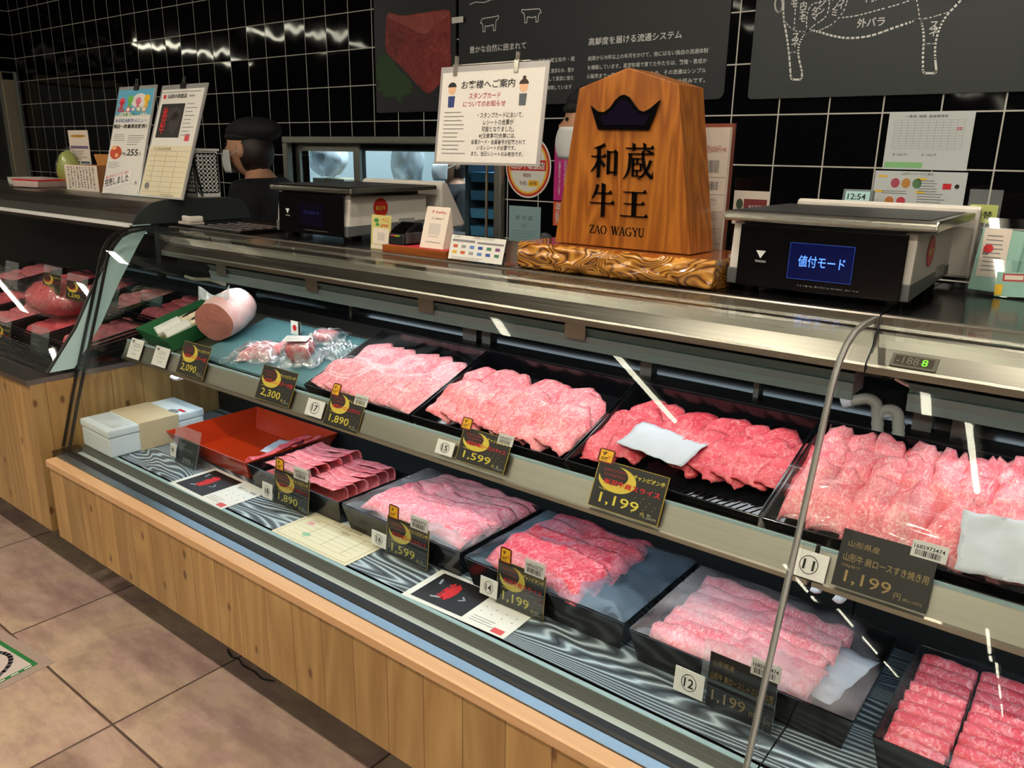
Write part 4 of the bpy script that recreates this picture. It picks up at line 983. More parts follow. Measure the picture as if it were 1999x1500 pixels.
def open_tray(name, label, cat, M, w, d, h, inset, mat, wall=.003, front_h=None, group=None, back_h=None):
    t = thing(name, label, cat, M=M, group=group); fh = front_h or h; bh_ = back_h or h
    i = inset; b = [(i, i), (w - i, i), (w - i, d - i), (i, d - i)]; o = [(0, 0, fh), (w, 0, fh), (w, d, bh_), (0, d, bh_)]
    n = [(x, y, 0) for x, y in b] + o + [(x + (wall if x < w / 2 else -wall) * 1.2, y + (wall if y < d / 2 else -wall) * 1.2, z) for x, y, z in o] + [(x + (wall if x < w / 2 else -wall), y + (wall if y < d / 2 else -wall), wall) for x, y in b]
    fs = [(3, 2, 1, 0), (12, 13, 14, 15)]
    for k in range(4):
        l = (k + 1) % 4
        fs += [(k, l, 4 + l, 4 + k), (4 + k, 4 + l, 8 + l, 8 + k), (8 + k, 8 + l, 12 + l, 12 + k)]
    mesh('tray_body', MB().add(n, fs), mat, t, bevel=.0008)
    return t
def nz(p, s=1.0, seed=0): return mnoise.noise(Vector((p[0] * s + seed * 3.7, p[1] * s + seed * 1.3, seed * 2.1)))
SLICES = []
def slice_(M, mb, mat, label, group, off):
    # one slice = one top-level object whose origin sits where the slice lies
    o = mesh('meat_slice', mb, mat, None, smooth=True)
    o.matrix_basis = M @ Matrix.Translation(off)
    tag(o, label, 'meat slice', group); SLICES.append(o); return o
def rowlab(kind, i, row, where): return '%s, %s from left, %s, %s' % (kind, ORD[i], row, where)
rng = random.Random(11)
def leaf(w, L, lift, tip, seed, ruf=.004, rnd=0.0, nu=10, nv=12, th=.0022, dome=.0):
    # a lying slice: left edge raised over its neighbour, far end pointed or rounded
    def fn(u, v):
        e = abs(2 * u - 1)
        k = 1 - tip * e ** (1.2 if rnd == 0 else 2.2)
        f = 1 - (.25 if rnd else .05) * (1 - v) ** 3 * e * e
        x = (u - .5) * w * f; y = L * (v * k)
        z = lift * (1 - u) ** .8 * (.5 + .5 * v) + dome * (1 - (2 * u - 1) ** 2) + ruf * nz((x * 40, y * 40), 1, seed) + ruf * .6 * math.sin(v * 9 + seed) * (1 - u)
        x += ruf * 1.2 * nz((y * 60, 3), 1, seed); y += ruf * 1.5 * nz((x * 90, 7), 1, seed + 5)
        return Vector((x, y, max(.0, z) + .003))
    return MB().sheet(nu, nv, fn, th)
def arch(w, L, h, seed, ruf=.005, nu=14, nv=12, th=.0024, curl=.3):
    # a folded slice standing as a rounded lobe, ruffled at its far end
    def fn(u, v):
        a = PI * (u * 1.1 - .05); r = 1 - .25 * (1 - v) ** 2
        x = -math.cos(a) * w / 2 * r; z = math.sin(max(0, min(PI, a))) ** .75 * h * (math.sin(min(1, v * 1.8 + .18) * PI / 2)) 
        y = L * v - .25 * L * (1 - math.sin(a)) * (1 - v)
        rr = ruf * v * v
        x += 1.6 * rr * nz((u * 7, v * 2), 1, seed); z += 2.2 * rr * nz((u * 9, v * 3), 1, seed + 3) + ruf * .5 * nz((u * 4, v * 5), 1, seed + 9)
        y += 1.8 * rr * nz((u * 8, 1), 1, seed + 6)
        return Vector((x, max(.0, y), max(0, z) + .003))
    return MB().sheet(nu, nv, fn, th)
def fold(L, d, h, seed, ruf=.002, th=.002):
    # a slice folded in half, lying along x, its fold to the back
    def fn(u, v):
        a = (u - .5) * 2; s = abs(a); top = a > 0
        y = d * (1 - s ** 1.6); z = (h * .5 + (1 if top else -1) * h * .5 * min(1, s * 2.2) ** .6)
        x = L * (v - .5) + (.010 if top else 0) * (1 - v)
        g = 1 + .5 * v * v
        z = (z - 0) * g + ruf * nz((x * 30, y * 50 + (5 if top else 0)), 1, seed); y += ruf * 1.5 * nz((x * 40, 2), 1, seed + 2) + ruf * 2 * math.sin(v * 5 + seed)
        return Vector((x, y, max(0, z) + .003))
    return MB().sheet(14, 12, fn, th)
def roll(L, ry, rz, seed, ruf=.12, nseg=18):
    # a rolled slice, lying along x: one spiral turn and a half of sheet
    def fn(u, v):
        a = u * 3.3 * PI; k = 1 - .26 * u
        e = abs(2 * v - 1); cap = (1 - .16 * e ** 6)
        n = 1 + ruf * nz((math.cos(a) * 1.3 + v * 5, math.sin(a) * 1.3), 1, seed)
        x = L * (v - .5) * (1 + .03 * math.sin(a + seed)); y = math.cos(a + .6) * ry * k * cap * n; z = rz + math.sin(a + .6) * rz * k * cap * n
        return Vector((x, y, z + .002))
    return MB().sheet(26, nseg, fn, .0016)
def drape(w, d, h, seed, ruf=.006, nu=26, nv=12, th=.0022):
    # a wide thin sheet lying over the ones behind, rolled down at its near edge
    def fn(u, v):
        x = w * (u - .5); y = d * v; e = (1 - v)
        z = h * math.sin(min(1, v * 2.6) * PI / 2) - .01 * max(0, v - .6) + ruf * nz((x * 17, y * 22), 1, seed) + ruf * .5 * nz((x * 45, y * 40), 1, seed + 4)
        y += ruf * 1.6 * nz((x * 12, 1), 1, seed + 2) + .008 * math.sin(u * 9 + seed); x += ruf * nz((y * 30, 6), 1, seed + 1)
        q = min(u, 1 - u) * 12
        if q < 1: z *= .35 + .65 * math.sin(q * PI / 2)
        return Vector((x, y, max(0, z) + .003))
    return MB().sheet(nu, nv, fn, th)

# ---- upper shelf trays
xs = [OY(598, 770, 1.2).x, -1.218, -.800, -.412, -.0, .43]
UPW = ['tray with card seventeen', 'tray with card fifteen', 'half empty red tray', 'tray behind card eleven', 'last tray at the right edge']
UP = []
for i, lab in enumerate(('shallow black tray of pale pointed slices behind card seventeen', 'shallow black tray of pink wavy slices behind card fifteen', 'half empty black tray of red slices behind the brightest gold card', 'black tray of thick folded pink slices behind card eleven', 'black shelf tray cut by the right edge of the picture')):
    w = xs[i + 1] - xs[i] - .004
    UP.append((xs[i] + .002, w, open_tray('meat_tray', lab, 'tray', slopeM(xs[i] + .002), w, .29, .032, .006, TRAYM, group='black trays on the upper shelf', back_h=.05)))
def up(i, s, t, n=0.0, r=0.0): return slopeM(UP[i][0] + s, t, .004 + n) @ Matrix.Rotation(r, 4, 'Z')
# tray 17: two rows of pointed slices
N0 = 7; w0 = UP[0][1]
for row, (t0, L, lift) in enumerate(((.115, .148, .028), (.014, .15, .032))):
    for k in range(N0):
        s = .052 + k * (w0 - .1) / (N0 - 1) + rng.uniform(-.004, .004)
        slice_(up(0, s, t0, (.002, .011)[row] + .0012 * k * 0, rng.uniform(-.06, .06)), leaf(.078, L * rng.uniform(.94, 1.04), lift, .32, row * 20 + k, .0025), M_PALE, rowlab('pale marbled slice', k, ('back row', 'front row')[row], 'tray with card seventeen'), 'pale slices in the tray with card seventeen', Vector((0, 0, 0)))
w0 = UP[1][1]
for row, (t0, L, lift) in enumerate(((.110, .145, .028), (.022, .15, .032))):
    N = (7, 8)[row]
    for k in range(N):
        s = .058 + k * (w0 - .116) / (N - 1) + rng.uniform(-.006, .006)
        slice_(up(1, s, t0 + rng.uniform(-.008, .012), (.002, .012)[row], rng.uniform(-.12, .12)), leaf(.088, L * rng.uniform(.9, 1.08), lift, .34, 50 + row * 20 + k, .006, 1, dome=.006), M_PINK, rowlab('wavy pink slice', k, ('back row', 'front row')[row], 'tray with card fifteen'), 'wavy slices in the tray with card fifteen', Vector((0, 0, 0)))
w0 = UP[2][1]
for k in range(8):
    s = .056 + k * (w0 - .114) / 7
    slice_(up(2, s, .122 + rng.uniform(-.006, .006), .002, -.12 + rng.uniform(-.1, .1)), leaf(.085, .145, .022, .38, 100 + k, .006, 1, dome=.004), M_RED, rowlab('red slice', k, 'back row', UPW[2]), 'red slices in the half empty tray', Vector((0, 0, 0)))
for k in range(5):
    s = .2 + k * .042
    slice_(up(2, s, .068 + .004 * k, .011, -.2 + rng.uniform(-.1, .1)), leaf(.08, .14, .02, .35, 120 + k, .007, 1, dome=.006), M_RED, rowlab('red slice', k, 'front row', UPW[2]), 'red slices in the half empty tray', Vector((0, 0, 0)))
for k in range(2):
    slice_(up(2, .045 + k * .04, .03 + .03 * k, .008, .1), leaf(.085, .17, .02, .3, 130 + k, .006, 1, dome=.006), M_RED, ('red slice lying nearest the front left corner, tray with the brightest gold card', 'red slice half under the white paper, tray with the brightest gold card')[k], 'red slices in the half empty tray', Vector((0, 0, 0)))
mb = MB()
for i in range(16): mb.box((-.0012, -.014, 0), (.0012, .014, .0012), M=Matrix.Translation((.17 + i * .0125, .045, .0035)) @ Matrix.Rotation(-.6, 4, 'Z'))
mesh('rib_pattern', mb, TRAYM, UP[2][2])
PAPERM = plain('interleaf_paper', (184, 190, 200), .55, bump=.3, bscale=30)
def paper(name, label, M, w, d, seed, amp=.004):
    def fn(u, v):
        x, y = w * (u - .5), d * (v - .5)
        return Vector((x + .004 * nz((y * 60, 1), 1, seed), y + .004 * nz((x * 60, 4), 1, seed), amp * (nz((x * 25, y * 25), 1, seed) + .5 * nz((x * 70, y * 70), 1, seed))))
    o = mesh(name, MB().sheet(16, 12, fn, .0006), PAPERM, None, smooth=True); o.matrix_basis = M; return tag(o, label, 'paper')
paper('interleaf_paper', 'white interleaf paper lying on red slices behind the brightest gold card', up(2, .145, .115, .036, -.15), .15, .085, 3)
# tray 11: thick folded slices in three rows
w0 = UP[3][1]
for row, (t0, L, h, N) in enumerate(((.196, .075, .05, 8), (.122, .09, .052, 8), (.016, .125, .05, 7))):
    for k in range(N):
        s = .046 + (.01 if row == 1 else 0) + k * (w0 - .102) / (N - 1) + rng.uniform(-.006, .006)
        slice_(up(3, s, t0 + rng.uniform(-.006, .006), .002 + .004 * row, rng.uniform(-.15, .15)), arch(.066 + .006 * row, L, h * rng.uniform(.9, 1.1), 200 + row * 20 + k, .008), M_PINK, rowlab('thick folded pink slice', k, ('back row', 'middle row', 'front row')[row], 'tray behind card eleven'), 'folded slices in the tray behind card eleven', Vector((0, 0, 0)))
paper('interleaf_paper', 'wide white interleaf paper over the front of the folded slices, right edge', up(3, w0 - .055, .04, .066, .1) @ Matrix.Rotation(.35, 4, 'X'), .15, .10, 8, .007)
w0 = UP[4][1]
for row, (t0, L, h, N) in enumerate(((.18, .09, .045, 4), (.03, .13, .05, 4))):
    for k in range(N):
        slice_(up(4, .06 + k * .08, t0, .004, rng.uniform(-.1, .1)), arch(.075, L, h, 260 + row * 9 + k, .009), M_PINK, rowlab('folded slice', k, ('back row', 'front row')[row], UPW[4]), 'slices in the last tray at the right edge', Vector((0, 0, 0)))
# ---- lower trays
RZt = .556
def low(fl, fr, d): return OZ(*fl, RZt), OZ(*fr, RZt), d
def lowtray(label, fl, fr, bl, mat=TRAYM, h=.062, inset=.014, cat='tray', name='meat_tray', group='black trays on the lower deck'):
    a, b, c = OZ(*fl, RZt), OZ(*fr, RZt), OZ(*bl, RZt)
    d = max(.2, c.y - a.y); rz = math.atan2(b.y - a.y, b.x - a.x) * .5
    t = open_tray(name, label, cat, Matrix.Translation((a.x, a.y, DZ + .0015)) @ Matrix.Rotation(rz, 4, 'Z'), (b - a).length - .006, d, RZt - DZ - .0015, inset, mat, group=group)
    return t, (b - a).length - .006, d
LT = {}
LAC = plain('red_lacquer', (176, 48, 16), .2)
LT['lac'] = lowtray('red lacquered tray holding only a few meat offcuts', (323, 842), (484, 905), (477, 785), LAC, .062, .03, group=None, name='lacquer_tray')
LT['18'] = lowtray('black tray of folded rosy slices behind card eighteen', (482, 906), (662, 984), (594, 853))
LT['16'] = lowtray('black tray of fogged pink slices behind card sixteen', (667, 985), (901, 1084), (831, 914))
LT['14'] = lowtray('black tray with a wide red sheet of slices behind card fourteen', (906, 1089), (1224, 1223), (1052, 992))
LT['12'] = lowtray('black tray of long wavy rolls behind card twelve', (1228, 1230), (1674, 1414), (1354, 1102))
LT['13'] = lowtray('black tray of neat red rolls in the bottom right corner', (1702, 1438), (2180, 1640), (1790, 1254))
LIFT = {'18': .016, '16': .022, '14': .022, '12': .012, '13': .010, 'lac': 0}
def lp(k, s, t, n=0.0, r=0.0):
    n += LIFT[k]
    return LT[k][0].matrix_basis @ Matrix.Translation((s, t, .004 + n)) @ Matrix.Rotation(r, 4, 'Z')
# 18: folded slices in two columns
w, d = LT['18'][1:]
for col in range(2):
    for k in range(6):
        slice_(lp('18', w * (.31 + .40 * col), .022 + k * (d - .075) / 5, .010 + .0010 * k + (.006 if col == 0 else 0), -.12 + rng.uniform(-.08, .08)), fold(w * (.46, .42)[col], .044, .034, 300 + col * 20 + k, .003), M_ROLL, 'folded rosy slice, %s from the front in the %s column, tray with card eighteen' % (ORD[k], ('left', 'right')[col]), 'folded slices in the tray with card eighteen', Vector((0, 0, 0)))
# 16 and 14: wide sheets
w, d = LT['16'][1:]
for k in range(5):
    slice_(lp('16', w * .54, d * (.66 - .15 * k), .016 + .0045 * k, rng.uniform(-.05, .03)), drape(w * .84, d * .36, .028, 400 + k, .008), M_PINK, 'wide thin pink slice, %s from the back in the tray with card sixteen' % ORD[k], 'wide slices in the tray with card sixteen', Vector((0, 0, 0)))
w, d = LT['14'][1:]
for k in range(4):
    slice_(lp('14', w * (.385 + .005 * k), d * (.60 - .185 * k), .014 + .006 * k, rng.uniform(-.06, .0)), drape(w * (.66, .68, .68, .64)[k], d * .42, .03, 420 + k, .007), M_DEEP, 'wide red slice, %s from the back in the tray with card fourteen' % ORD[k], 'wide slices in the tray with card fourteen', Vector((0, 0, 0)))
# 12: long wavy rolls
w, d = LT['12'][1:]
for k in range(7):
    slice_(lp('12', w * (.31 + .012 * (k % 2)), d * (.15 + .118 * k), .006, rng.uniform(-.06, .02)), roll(w * .46, d * .098, .024, 440 + k, .3), M_PINK, 'long wavy roll, %s from the front in the left column, tray with card twelve' % ORD[k], 'wavy rolls in the tray with card twelve', Vector((0, 0, 0)))
for k in range(6):
    slice_(lp('12', w * (.62 + .012 * (k % 2)), d * (.17 + .125 * k), .01, rng.uniform(-.08, .0)), roll(w * .38, d * .098, .023, 460 + k, .3), M_PINK, 'long wavy roll, %s from the front in the right column, tray with card twelve' % ORD[k], 'wavy rolls in the tray with card twelve', Vector((0, 0, 0)))
paper('interleaf_paper', 'white interleaf paper in the front right part of the tray with card twelve', lp('12', w * .80, d * .42, .040, -.2), w * .26, d * .55, 12, .004)
# 13: neat rolls in three columns
w, d = LT['13'][1:]
for col in range(3):
    for k in range(9):
        slice_(lp('13', w * (.19 + .31 * col), .022 + k * (d - .05) / 8, .010 + (.004 if col == 1 else 0), rng.uniform(-.03, .03)), roll(w * .29, (d - .05) / 8 * .56, .020, 500 + col * 20 + k, .12), M_DEEP, 'neat red roll, %s from the front in the %s column, bottom right tray' % (ORD[k], ('left', 'middle', 'right')[col]), 'neat rolls in the bottom right tray', Vector((0, 0, 0)))
# lacquer tray offcuts
w, d = LT['lac'][1:]
paper('interleaf_paper', 'small white paper under the offcuts in the red lacquered tray', lp('lac', w * .74, d * .66, .02, .4), w * .3, d * .34, 15, .002)
for k, (s, t, L) in enumerate(((.88, .30, .10), (.86, .50, .12), (.84, .72, .09), (.92, .84, .06))):
    slice_(lp('lac', w * s, d * t, .012, 1.2 + .3 * k), fold(L, .035, .022, 600 + k, .005), M_RED, 'deep red offcut, %s from the front in the red lacquered tray' % ORD[k], 'offcuts in the red lacquered tray', Vector((0, 0, 0)))
# cling films stretched over trays
def film(label, M, w, d, z0, z1, mat, seed, dip=.006):
    def fn(u, v):
        e = min(u, 1 - u, v, 1 - v) * 8
        return Vector((w * u, d * v, z0 + (z1 - z0) * v - dip * min(1, e) * (.6 + .4 * nz((u * 5, v * 5), 1, seed)) + .0008 * nz((u * 14, v * 12), 1, seed)))
    o = mesh('cling_film', MB().sheet(40, 30, fn, 0), mat, None, smooth=True); o.matrix_basis = M; return tag(o, label, 'cling film', 'cling films over the trays')
CLEARF = film_mat('clear_film', .05, gloss=.05)
FOG = film_mat('fogged_film', .42, (205, 190, 192), 7, .38, .72, .04)
FOG2 = film_mat('fogged_film_grey', .32, (150, 168, 186), 6, .40, .70, .04)
for k, lab, fm in (('16', 'fogged cling film over the tray with card sixteen', FOG), ('14', 'fogged cling film over the tray with card fourteen', FOG2), ('12', 'fogged cling film over the tray with card twelve', FOG), ('13', 'clear cling film over the neat rolls, bottom right', CLEARF)):
    t, w, d = LT[k]
    film(lab, t.matrix_basis @ Matrix.Translation((0, 0, 0)), w, d, RZt - DZ + .002, RZt - DZ + .002, fm, hash(k) % 50 if False else len(k) + ord(k[1]), {'18': -.034, '13': -.012, '16': -.022, '14': -.022, '12': -.020}[k])
film('clear cling film over the pale slices behind card seventeen', slopeM(UP[0][0]), UP[0][1], .288, .035, .053, CLEARF, 3, -.026)
film('clear cling film over the folded slices behind card eleven', slopeM(UP[3][0]), UP[3][1], .12, .036, .062, CLEARF, 9, -.02)

# ---- left part of the shelf: board, green box, pork, packs
q0, q1 = shelfpt(395, 690), shelfpt(592, 750)
BD = thing('cutting_board', 'thin blue-green cutting board under the pork and wrapped packs', 'board', M=slopeM(-2.13, .0, .0005))
mesh('sheet', MB().box((0, .015, 0), (xs[0] + 2.13 - .008, .285, .008)), plain('board_teal', (88, 132, 140), .4), BD, bevel=.001)
gb0 = shelfpt(284, 668)
GB = open_tray('green_box', 'green open cardboard box with cream inside, left end of the shelf', 'box', slopeM(OY(262, 640, 1.2).x + .01, .012, .0005) @ Matrix.Rotation(-.06, 4, 'Z'), .2, .25, .05, .012, [plain('box_green', (28, 104, 58), .5)], .002)
mesh('lining', MB().box((.0155, .0155, .0022), (.1845, .2345, .0032)), plain('box_cream', (214, 196, 130), .7), GB)
for i, (s, r, lab) in enumerate(((.06, -.25, 'sleeved white stick pack lying left in the green box'), (.12, -.2, 'sleeved white stick pack lying right in the green box'))):
    bt = thing('stick_pack', lab, 'food pack', M=GB.matrix_basis @ Matrix.Translation((s, .035, .02)) @ Matrix.Rotation(r, 4, 'Z') @ Matrix.Rotation(.12, 4, 'X'))
    mesh('sleeve', MB().prism([(-.022, 0), (.022, 0), (.024, .012), (.014, .024), (-.014, .024), (-.024, .012)], 0, .08, axis='Y'), WHITE, bt, bevel=.003)
    mesh('stick', MB().prism([(-.018, .002), (.018, .002), (.02, .012), (.012, .02), (-.012, .02), (-.02, .012)], .08, .2, axis='Y'), plain('stick_cream', (222, 206, 176), .4), bt, bevel=.003)
    flat(bt, 'black_brush_mark', [ell(0, .13, .010, .03), ell(.005, .10, .008, .012)], INK, .0206)
def pork():
    c = shelfpt(430, 668, .0085); ax = Vector((.86, .5, 0)).normalized()
    r = .068
    t = thing('pork_block', 'large pink pork loin block with pale fat and cut face', 'meat', M=slopeM(c.x + .01, (c.y - SY0) / math.cos(A) + .0, .0088))
    L = .122; dirv = Vector((-.30, .95, 0)).normalized(); sd = Vector((-dirv.y, dirv.x, 0))
    mb = MB(); seg, rings = 28, 12
    def ringr(a, s):
        k = 1 + .09 * math.cos(2 * a + .6) + .05 * nz((math.cos(a) * 2, math.sin(a) * 2 + s * 3), 1, 4)
        e = 1 - .10 * s ** 5 - .06 * (1 - s) ** 8
        return k * e
    for i in range(rings + 1):
        s = i / rings
        for k in range(seg):
            a = 2 * PI * k / seg; rr = ringr(a, s)
            mb.v.append(dirv * (L * s) + sd * (math.cos(a) * r * 1.02 * rr) + Vector((0, 0, r + math.sin(a) * r * rr)))
    mb.f = [(i * seg + k, i * seg + (k + 1) % seg, (i + 1) * seg + (k + 1) % seg, (i + 1) * seg + k) for i in range(rings) for k in range(seg)]
    mb.f += [tuple(range(rings * seg, rings * seg + seg))]; mb.mi = [0] * len(mb.f)
    fat = meat_mat('pork_fat', (222, 176, 172), (236, 206, 202), (228, 130, 140), 30, .6, .35)
    mesh('fat_body', mb, fat, t, smooth=True)
    face = MB(); n = 8
    for i in range(n + 1):
        for k in range(seg):
            a = 2 * PI * k / seg; f = i / n; rr = ringr(a, 0) * f
            face.v.append(-dirv * (.004 * (1 - f * f)) + sd * (math.cos(a) * r * 1.02 * rr) + Vector((0, 0, r + math.sin(a) * r * rr)))
    face.f = [(i * seg + k, i * seg + (k + 1) % seg, (i + 1) * seg + (k + 1) % seg, (i + 1) * seg + k) for i in range(1, n) for k in range(seg)] + [(0, seg + (k + 1) % seg, seg + k) for k in range(seg)]
    face.mi = [0] * len(face.f)
    mesh('cut_face', face, meat_mat('pork_face', (176, 104, 96), (198, 128, 116), (216, 160, 144), 70, .3, .5), t, smooth=True)
    def fn(u, v):
        x = (u - .5) * .13
        return dirv * (.03 + .02 * v) + sd * (-x * .9) + Vector((0, 0, r * 2 - .012 + .03 * v * (.3 + abs(2 * u - 1) ** 1.5) + .004 * math.sin(u * 14)))
    mesh('bag_top', MB().sheet(16, 6, fn, .0006), film_mat('bag_white', .7, (214, 226, 236), 20, .2, .6), t, smooth=True)
pork()
def lump(seed, k=.12):
    return lambda v, q: q * (1 + k * nz((v.x * 2 + v.z, v.y * 2), 1, seed) + k * .5 * nz((v.x * 6, v.y * 6 + v.z * 3), 1, seed + 2))
def sq(v, e=.55): return Vector([math.copysign(abs(c) ** e, c) for c in v])
def pack(label, px, size, rz, mat, seed, kind='block', lab=None, name='meat_pack'):
    c = shelfpt(*px, .009)
    t = thing(name, label, 'meat pack', M=slopeM(c.x, (c.y - SY0) / math.cos(A), .0088) @ Matrix.Rotation(rz, 4, 'Z'))
    a, b, h = size
    def hgt(x, y):
        q = max(abs(x) / a, abs(y) / b)
        return max(0, 1 - q ** 5) ** .5 * 2 * h if q < 1 else 0
    if kind == 'block':
        mesh('meat', MB().ball((0, 0, h * 1.08 + .001), (1, 1, 1), 22, 14, fn=lambda v, q: Vector((sq(v).x * a * (.85 + .12 * v.z) * .8, sq(v).y * b * .8, sq(v, .7).z * h * .97 * (1 - .25 * v.x))) * (1 + .05 * nz((v.x * 3, v.y * 3 + v.z), 1, seed))), mat, t, smooth=True)
    if kind == 'slices':
        for k in range(3):
            mb = drape(a * 1.7, b * 1.2, h * 1.1, seed + k, .003, 16, 8)
            mb.v = [v + Vector((.01 * k, -b * .75 + .012 * k, .005 * k)) for v in mb.v]
            mesh('meat', mb, mat, t, smooth=True)
    def fn(u, v):
        x, y = (u - .5) * a * 2.7, (v - .5) * b * 2.7
        m = (1.0 if kind != 'empty' else .55)
        z = hgt(x * 1.02, y * 1.02) * m + .004 + .006 * abs(nz((x * 60, y * 60), 1, seed)) + (.012 if kind == 'empty' else .004) * nz((x * 110, y * 110), 1, seed + 3)
        e = max(0, max(abs(x) / a, abs(y) / b) - 1) * 3
        z += e * .012 * max(0, nz((x * 50, y * 50), 1, seed + 6) + .4)
        return Vector((x + .004 * nz((y * 70, 1), 1, seed), y + .004 * nz((x * 70, 2), 1, seed), max(.001, z)))
    mesh('wrap', MB().sheet(34, 26, fn, .0003), PW, t, smooth=True)
    if lab:
        o = mesh('paper_label', MB().box((-.034, -.021, 0), (.034, .021, .0008)), WHITE, t); o.location = (0.0, -.004, h * 2.0 + .010); o.rotation_euler = (-.1, .12, .1)
        flat(o, 'label_print', lines(-.03, .014, .055, 5, .007, .002, 3), GREYINK, .001)
    return t
PW = film_mat('pack_wrap', .35, (226, 232, 238), 26, .42, .72, .25)
pack('clear wrapped pack of pale pork slices beside the pork block', (508, 694), (.07, .045, .014), .3, M_PALE, 3, 'slices')
pack('wrapped pork piece with white paper label on the blue-green board', (596, 704), (.052, .042, .030), .45, M_ROLL, 5, 'block', True)
pack('crumpled clear bag with little inside, right end of the board', (664, 690), (.044, .034, .018), -.2, None, 8, 'empty')
pack('flat clear pack with label behind the wrapped pork piece', (640, 664), (.05, .032, .013), .2, M_PINK, 9, 'block')
fl = shelfpt(570, 650, .01)
ft = thing('flag_pick', 'small white card with red disc standing behind the wrapped packs', 'card', M=slopeM(fl.x, (fl.y - SY0) / math.cos(A), .009) @ Matrix.Rotation(1.25, 4, 'X'))
mesh('card', MB().box((0, 0, 0), (.045, .04, .001)), WHITE, ft); flat(ft, 'disc_print', [ell(.018, .02, .009, .009)], REDINK, .0014); flat(ft, 'dark_edge', [(.035, 0, .045, .04)], INK, .0014)
# ---- styrofoam box on the lower deck
p0, p1, p2_ = OZ(220, 893, DZ), OZ(287, 881, DZ), OZ(166, 866, DZ)
sf = thing('foam_box', 'white foam box with brown paper band at the left end of the deck', 'box', (-2.33, 1.045, DZ + .0015), rz=.0)
a = OZ(218, 893, DZ); b = OZ(166, 868, DZ); 
fx = thing  # keep name short
W_, D_ = a.x - b.x + .015, .30
sf.matrix_basis = Matrix.Translation((b.x, a.y - .004, DZ + .0015)) @ Matrix.Rotation(-.02, 4, 'Z')
FOAM = plain('foam_white', (222, 230, 234), .6, bump=.15, bscale=260)
mesh('body', MB().box((0, 0, 0), (W_, D_, .06)), FOAM, sf, bevel=.006)
mesh('lid', MB().box((-.002, -.002, .0605), (W_ + .002, D_ + .002, .085)), FOAM, sf, bevel=.006)
mesh('paper_band', MB().box((-.004, .09, -.0005), (W_ + .004, .215, .0868)), plain('band_kraft', (206, 184, 148), .7), sf, bevel=.002)
mesh('clear_tape', MB().box((.01, .02, .0852), (W_ - .01, .085, .0858)), FILM, sf)
flat(sf, 'printed_mark', [ell(W_ * .8, .22, .022, .012)], GREYINK, .0872); flat(sf, 'red_stripe', [(W_ * .78, .235, W_ * .98, .245)], REDINK, .0866)
# ---- certificates lying on the deck
def deckpaper(label, L, Tp, R_, B, mat, z=.0006):
    l, t_, b_ = OZ(*L, DZ), OZ(*Tp, DZ), OZ(*B, DZ)
    xd = (b_ - l); yd = t_ - l; w = xd.length; h = yd.length
    t = thing('certificate', label, 'paper', M=frame(Vector((l.x, l.y, DZ + .0018)), xd, yd))
    mesh('sheet', MB().box((0, 0, -.0006), (w, h, 0)), mat, t); return t, w, h
def champion(label, L, Tp, R_, B):
    t, w, h = deckpaper(label, L, Tp, R_, B, WHITE)
    flat(t, 'photo_print', [(w * .06, h * .08, w * .58, h * .92)], MATS['photo_black'], .0003)
    flat(t, 'cow_highlight', stroke([(w * .2, h * .25), (w * .3, h * .32), (w * .26, h * .42)], w * .02) + stroke([(w * .42, h * .4), (w * .46, h * .46), (w * .42, h * .52)], w * .015) + stroke([(w * .14, h * .62), (w * .12, h * .74)], w * .02), plain('print_grey', (150, 158, 166), .5), .0005)
    lettering(t, REDINK, [('米沢牛', w * .34, h * .28, .03, {'w': h * .5, 'h': w * .12, 'b': .03, 'r': PI / 2})], .0006)
    flat(t, 'red_blot', [ell(w * .3, h * .52, w * .05, h * .24)], plain('red_blot', (190, 20, 28), .6), .0005)
    lettering(t, GREYINK, [('格付 A5 等級', w * .66, h * .72, .012, {'w': w * .3}), ('・ ・ ・ ・', w * .64, h * .5, .014, {'w': w * .3}), ('・ ・ ・ ・', w * .64, h * .36, .014, {'w': w * .3})], .0006)
    flat(t, 'print_lines', lines(w * .63, h * .24, w * .3, 3, h * .06, h * .012, 4), GREYINK, .0005)
    flat(t, 'stamp_print', [(w * .86, h * .04, w * .96, h * .16)], MATS['stamp_red'], .0006)
champion('beef certificate with black cow photo in front of the red lacquered tray', (329, 944), (424, 916), (513, 969), (432, 996))
champion('beef certificate with black cow photo in front of card fourteen', (783, 1161.6), (862, 1113), (1041, 1209.7), (982.7, 1250))
t, w, h = deckpaper('cream certificate with green seal lying in front of card sixteen', (529.6, 1037.6), (624, 1003), (741, 1073.6), (673.7, 1106.7), CREAM)
flat(t, 'border_print', stroke([(w * .04, h * .05), (w * .96, h * .05), (w * .96, h * .95), (w * .04, h * .95)], .0012, True) + [(w * .1, h * (.2 + .12 * i), w * .9, h * (.205 + .12 * i)) for i in range(6)] + [(w * (.3 + .25 * i), h * .2, w * (.305 + .25 * i), h * .8) for i in range(3)], BROWNINK)
flat(t, 'seal_print', [ell(w * .3, h * .3, w * .05, h * .06)], plain('seal_green', (150, 196, 160), .6)); flat(t, 'stamp_print', [ell(w * .16, h * .62, w * .04, h * .05)], plain('stamp_pink', (224, 160, 160), .6), .0006)
lettering(t, BROWNINK, [('子牛登記証明書', w * .3, h * .86, .012, {'w': w * .4}), ('山形県', w * .12, h * .72, .008), ('黒毛和種', w * .5, h * .72, .008)], .0007)
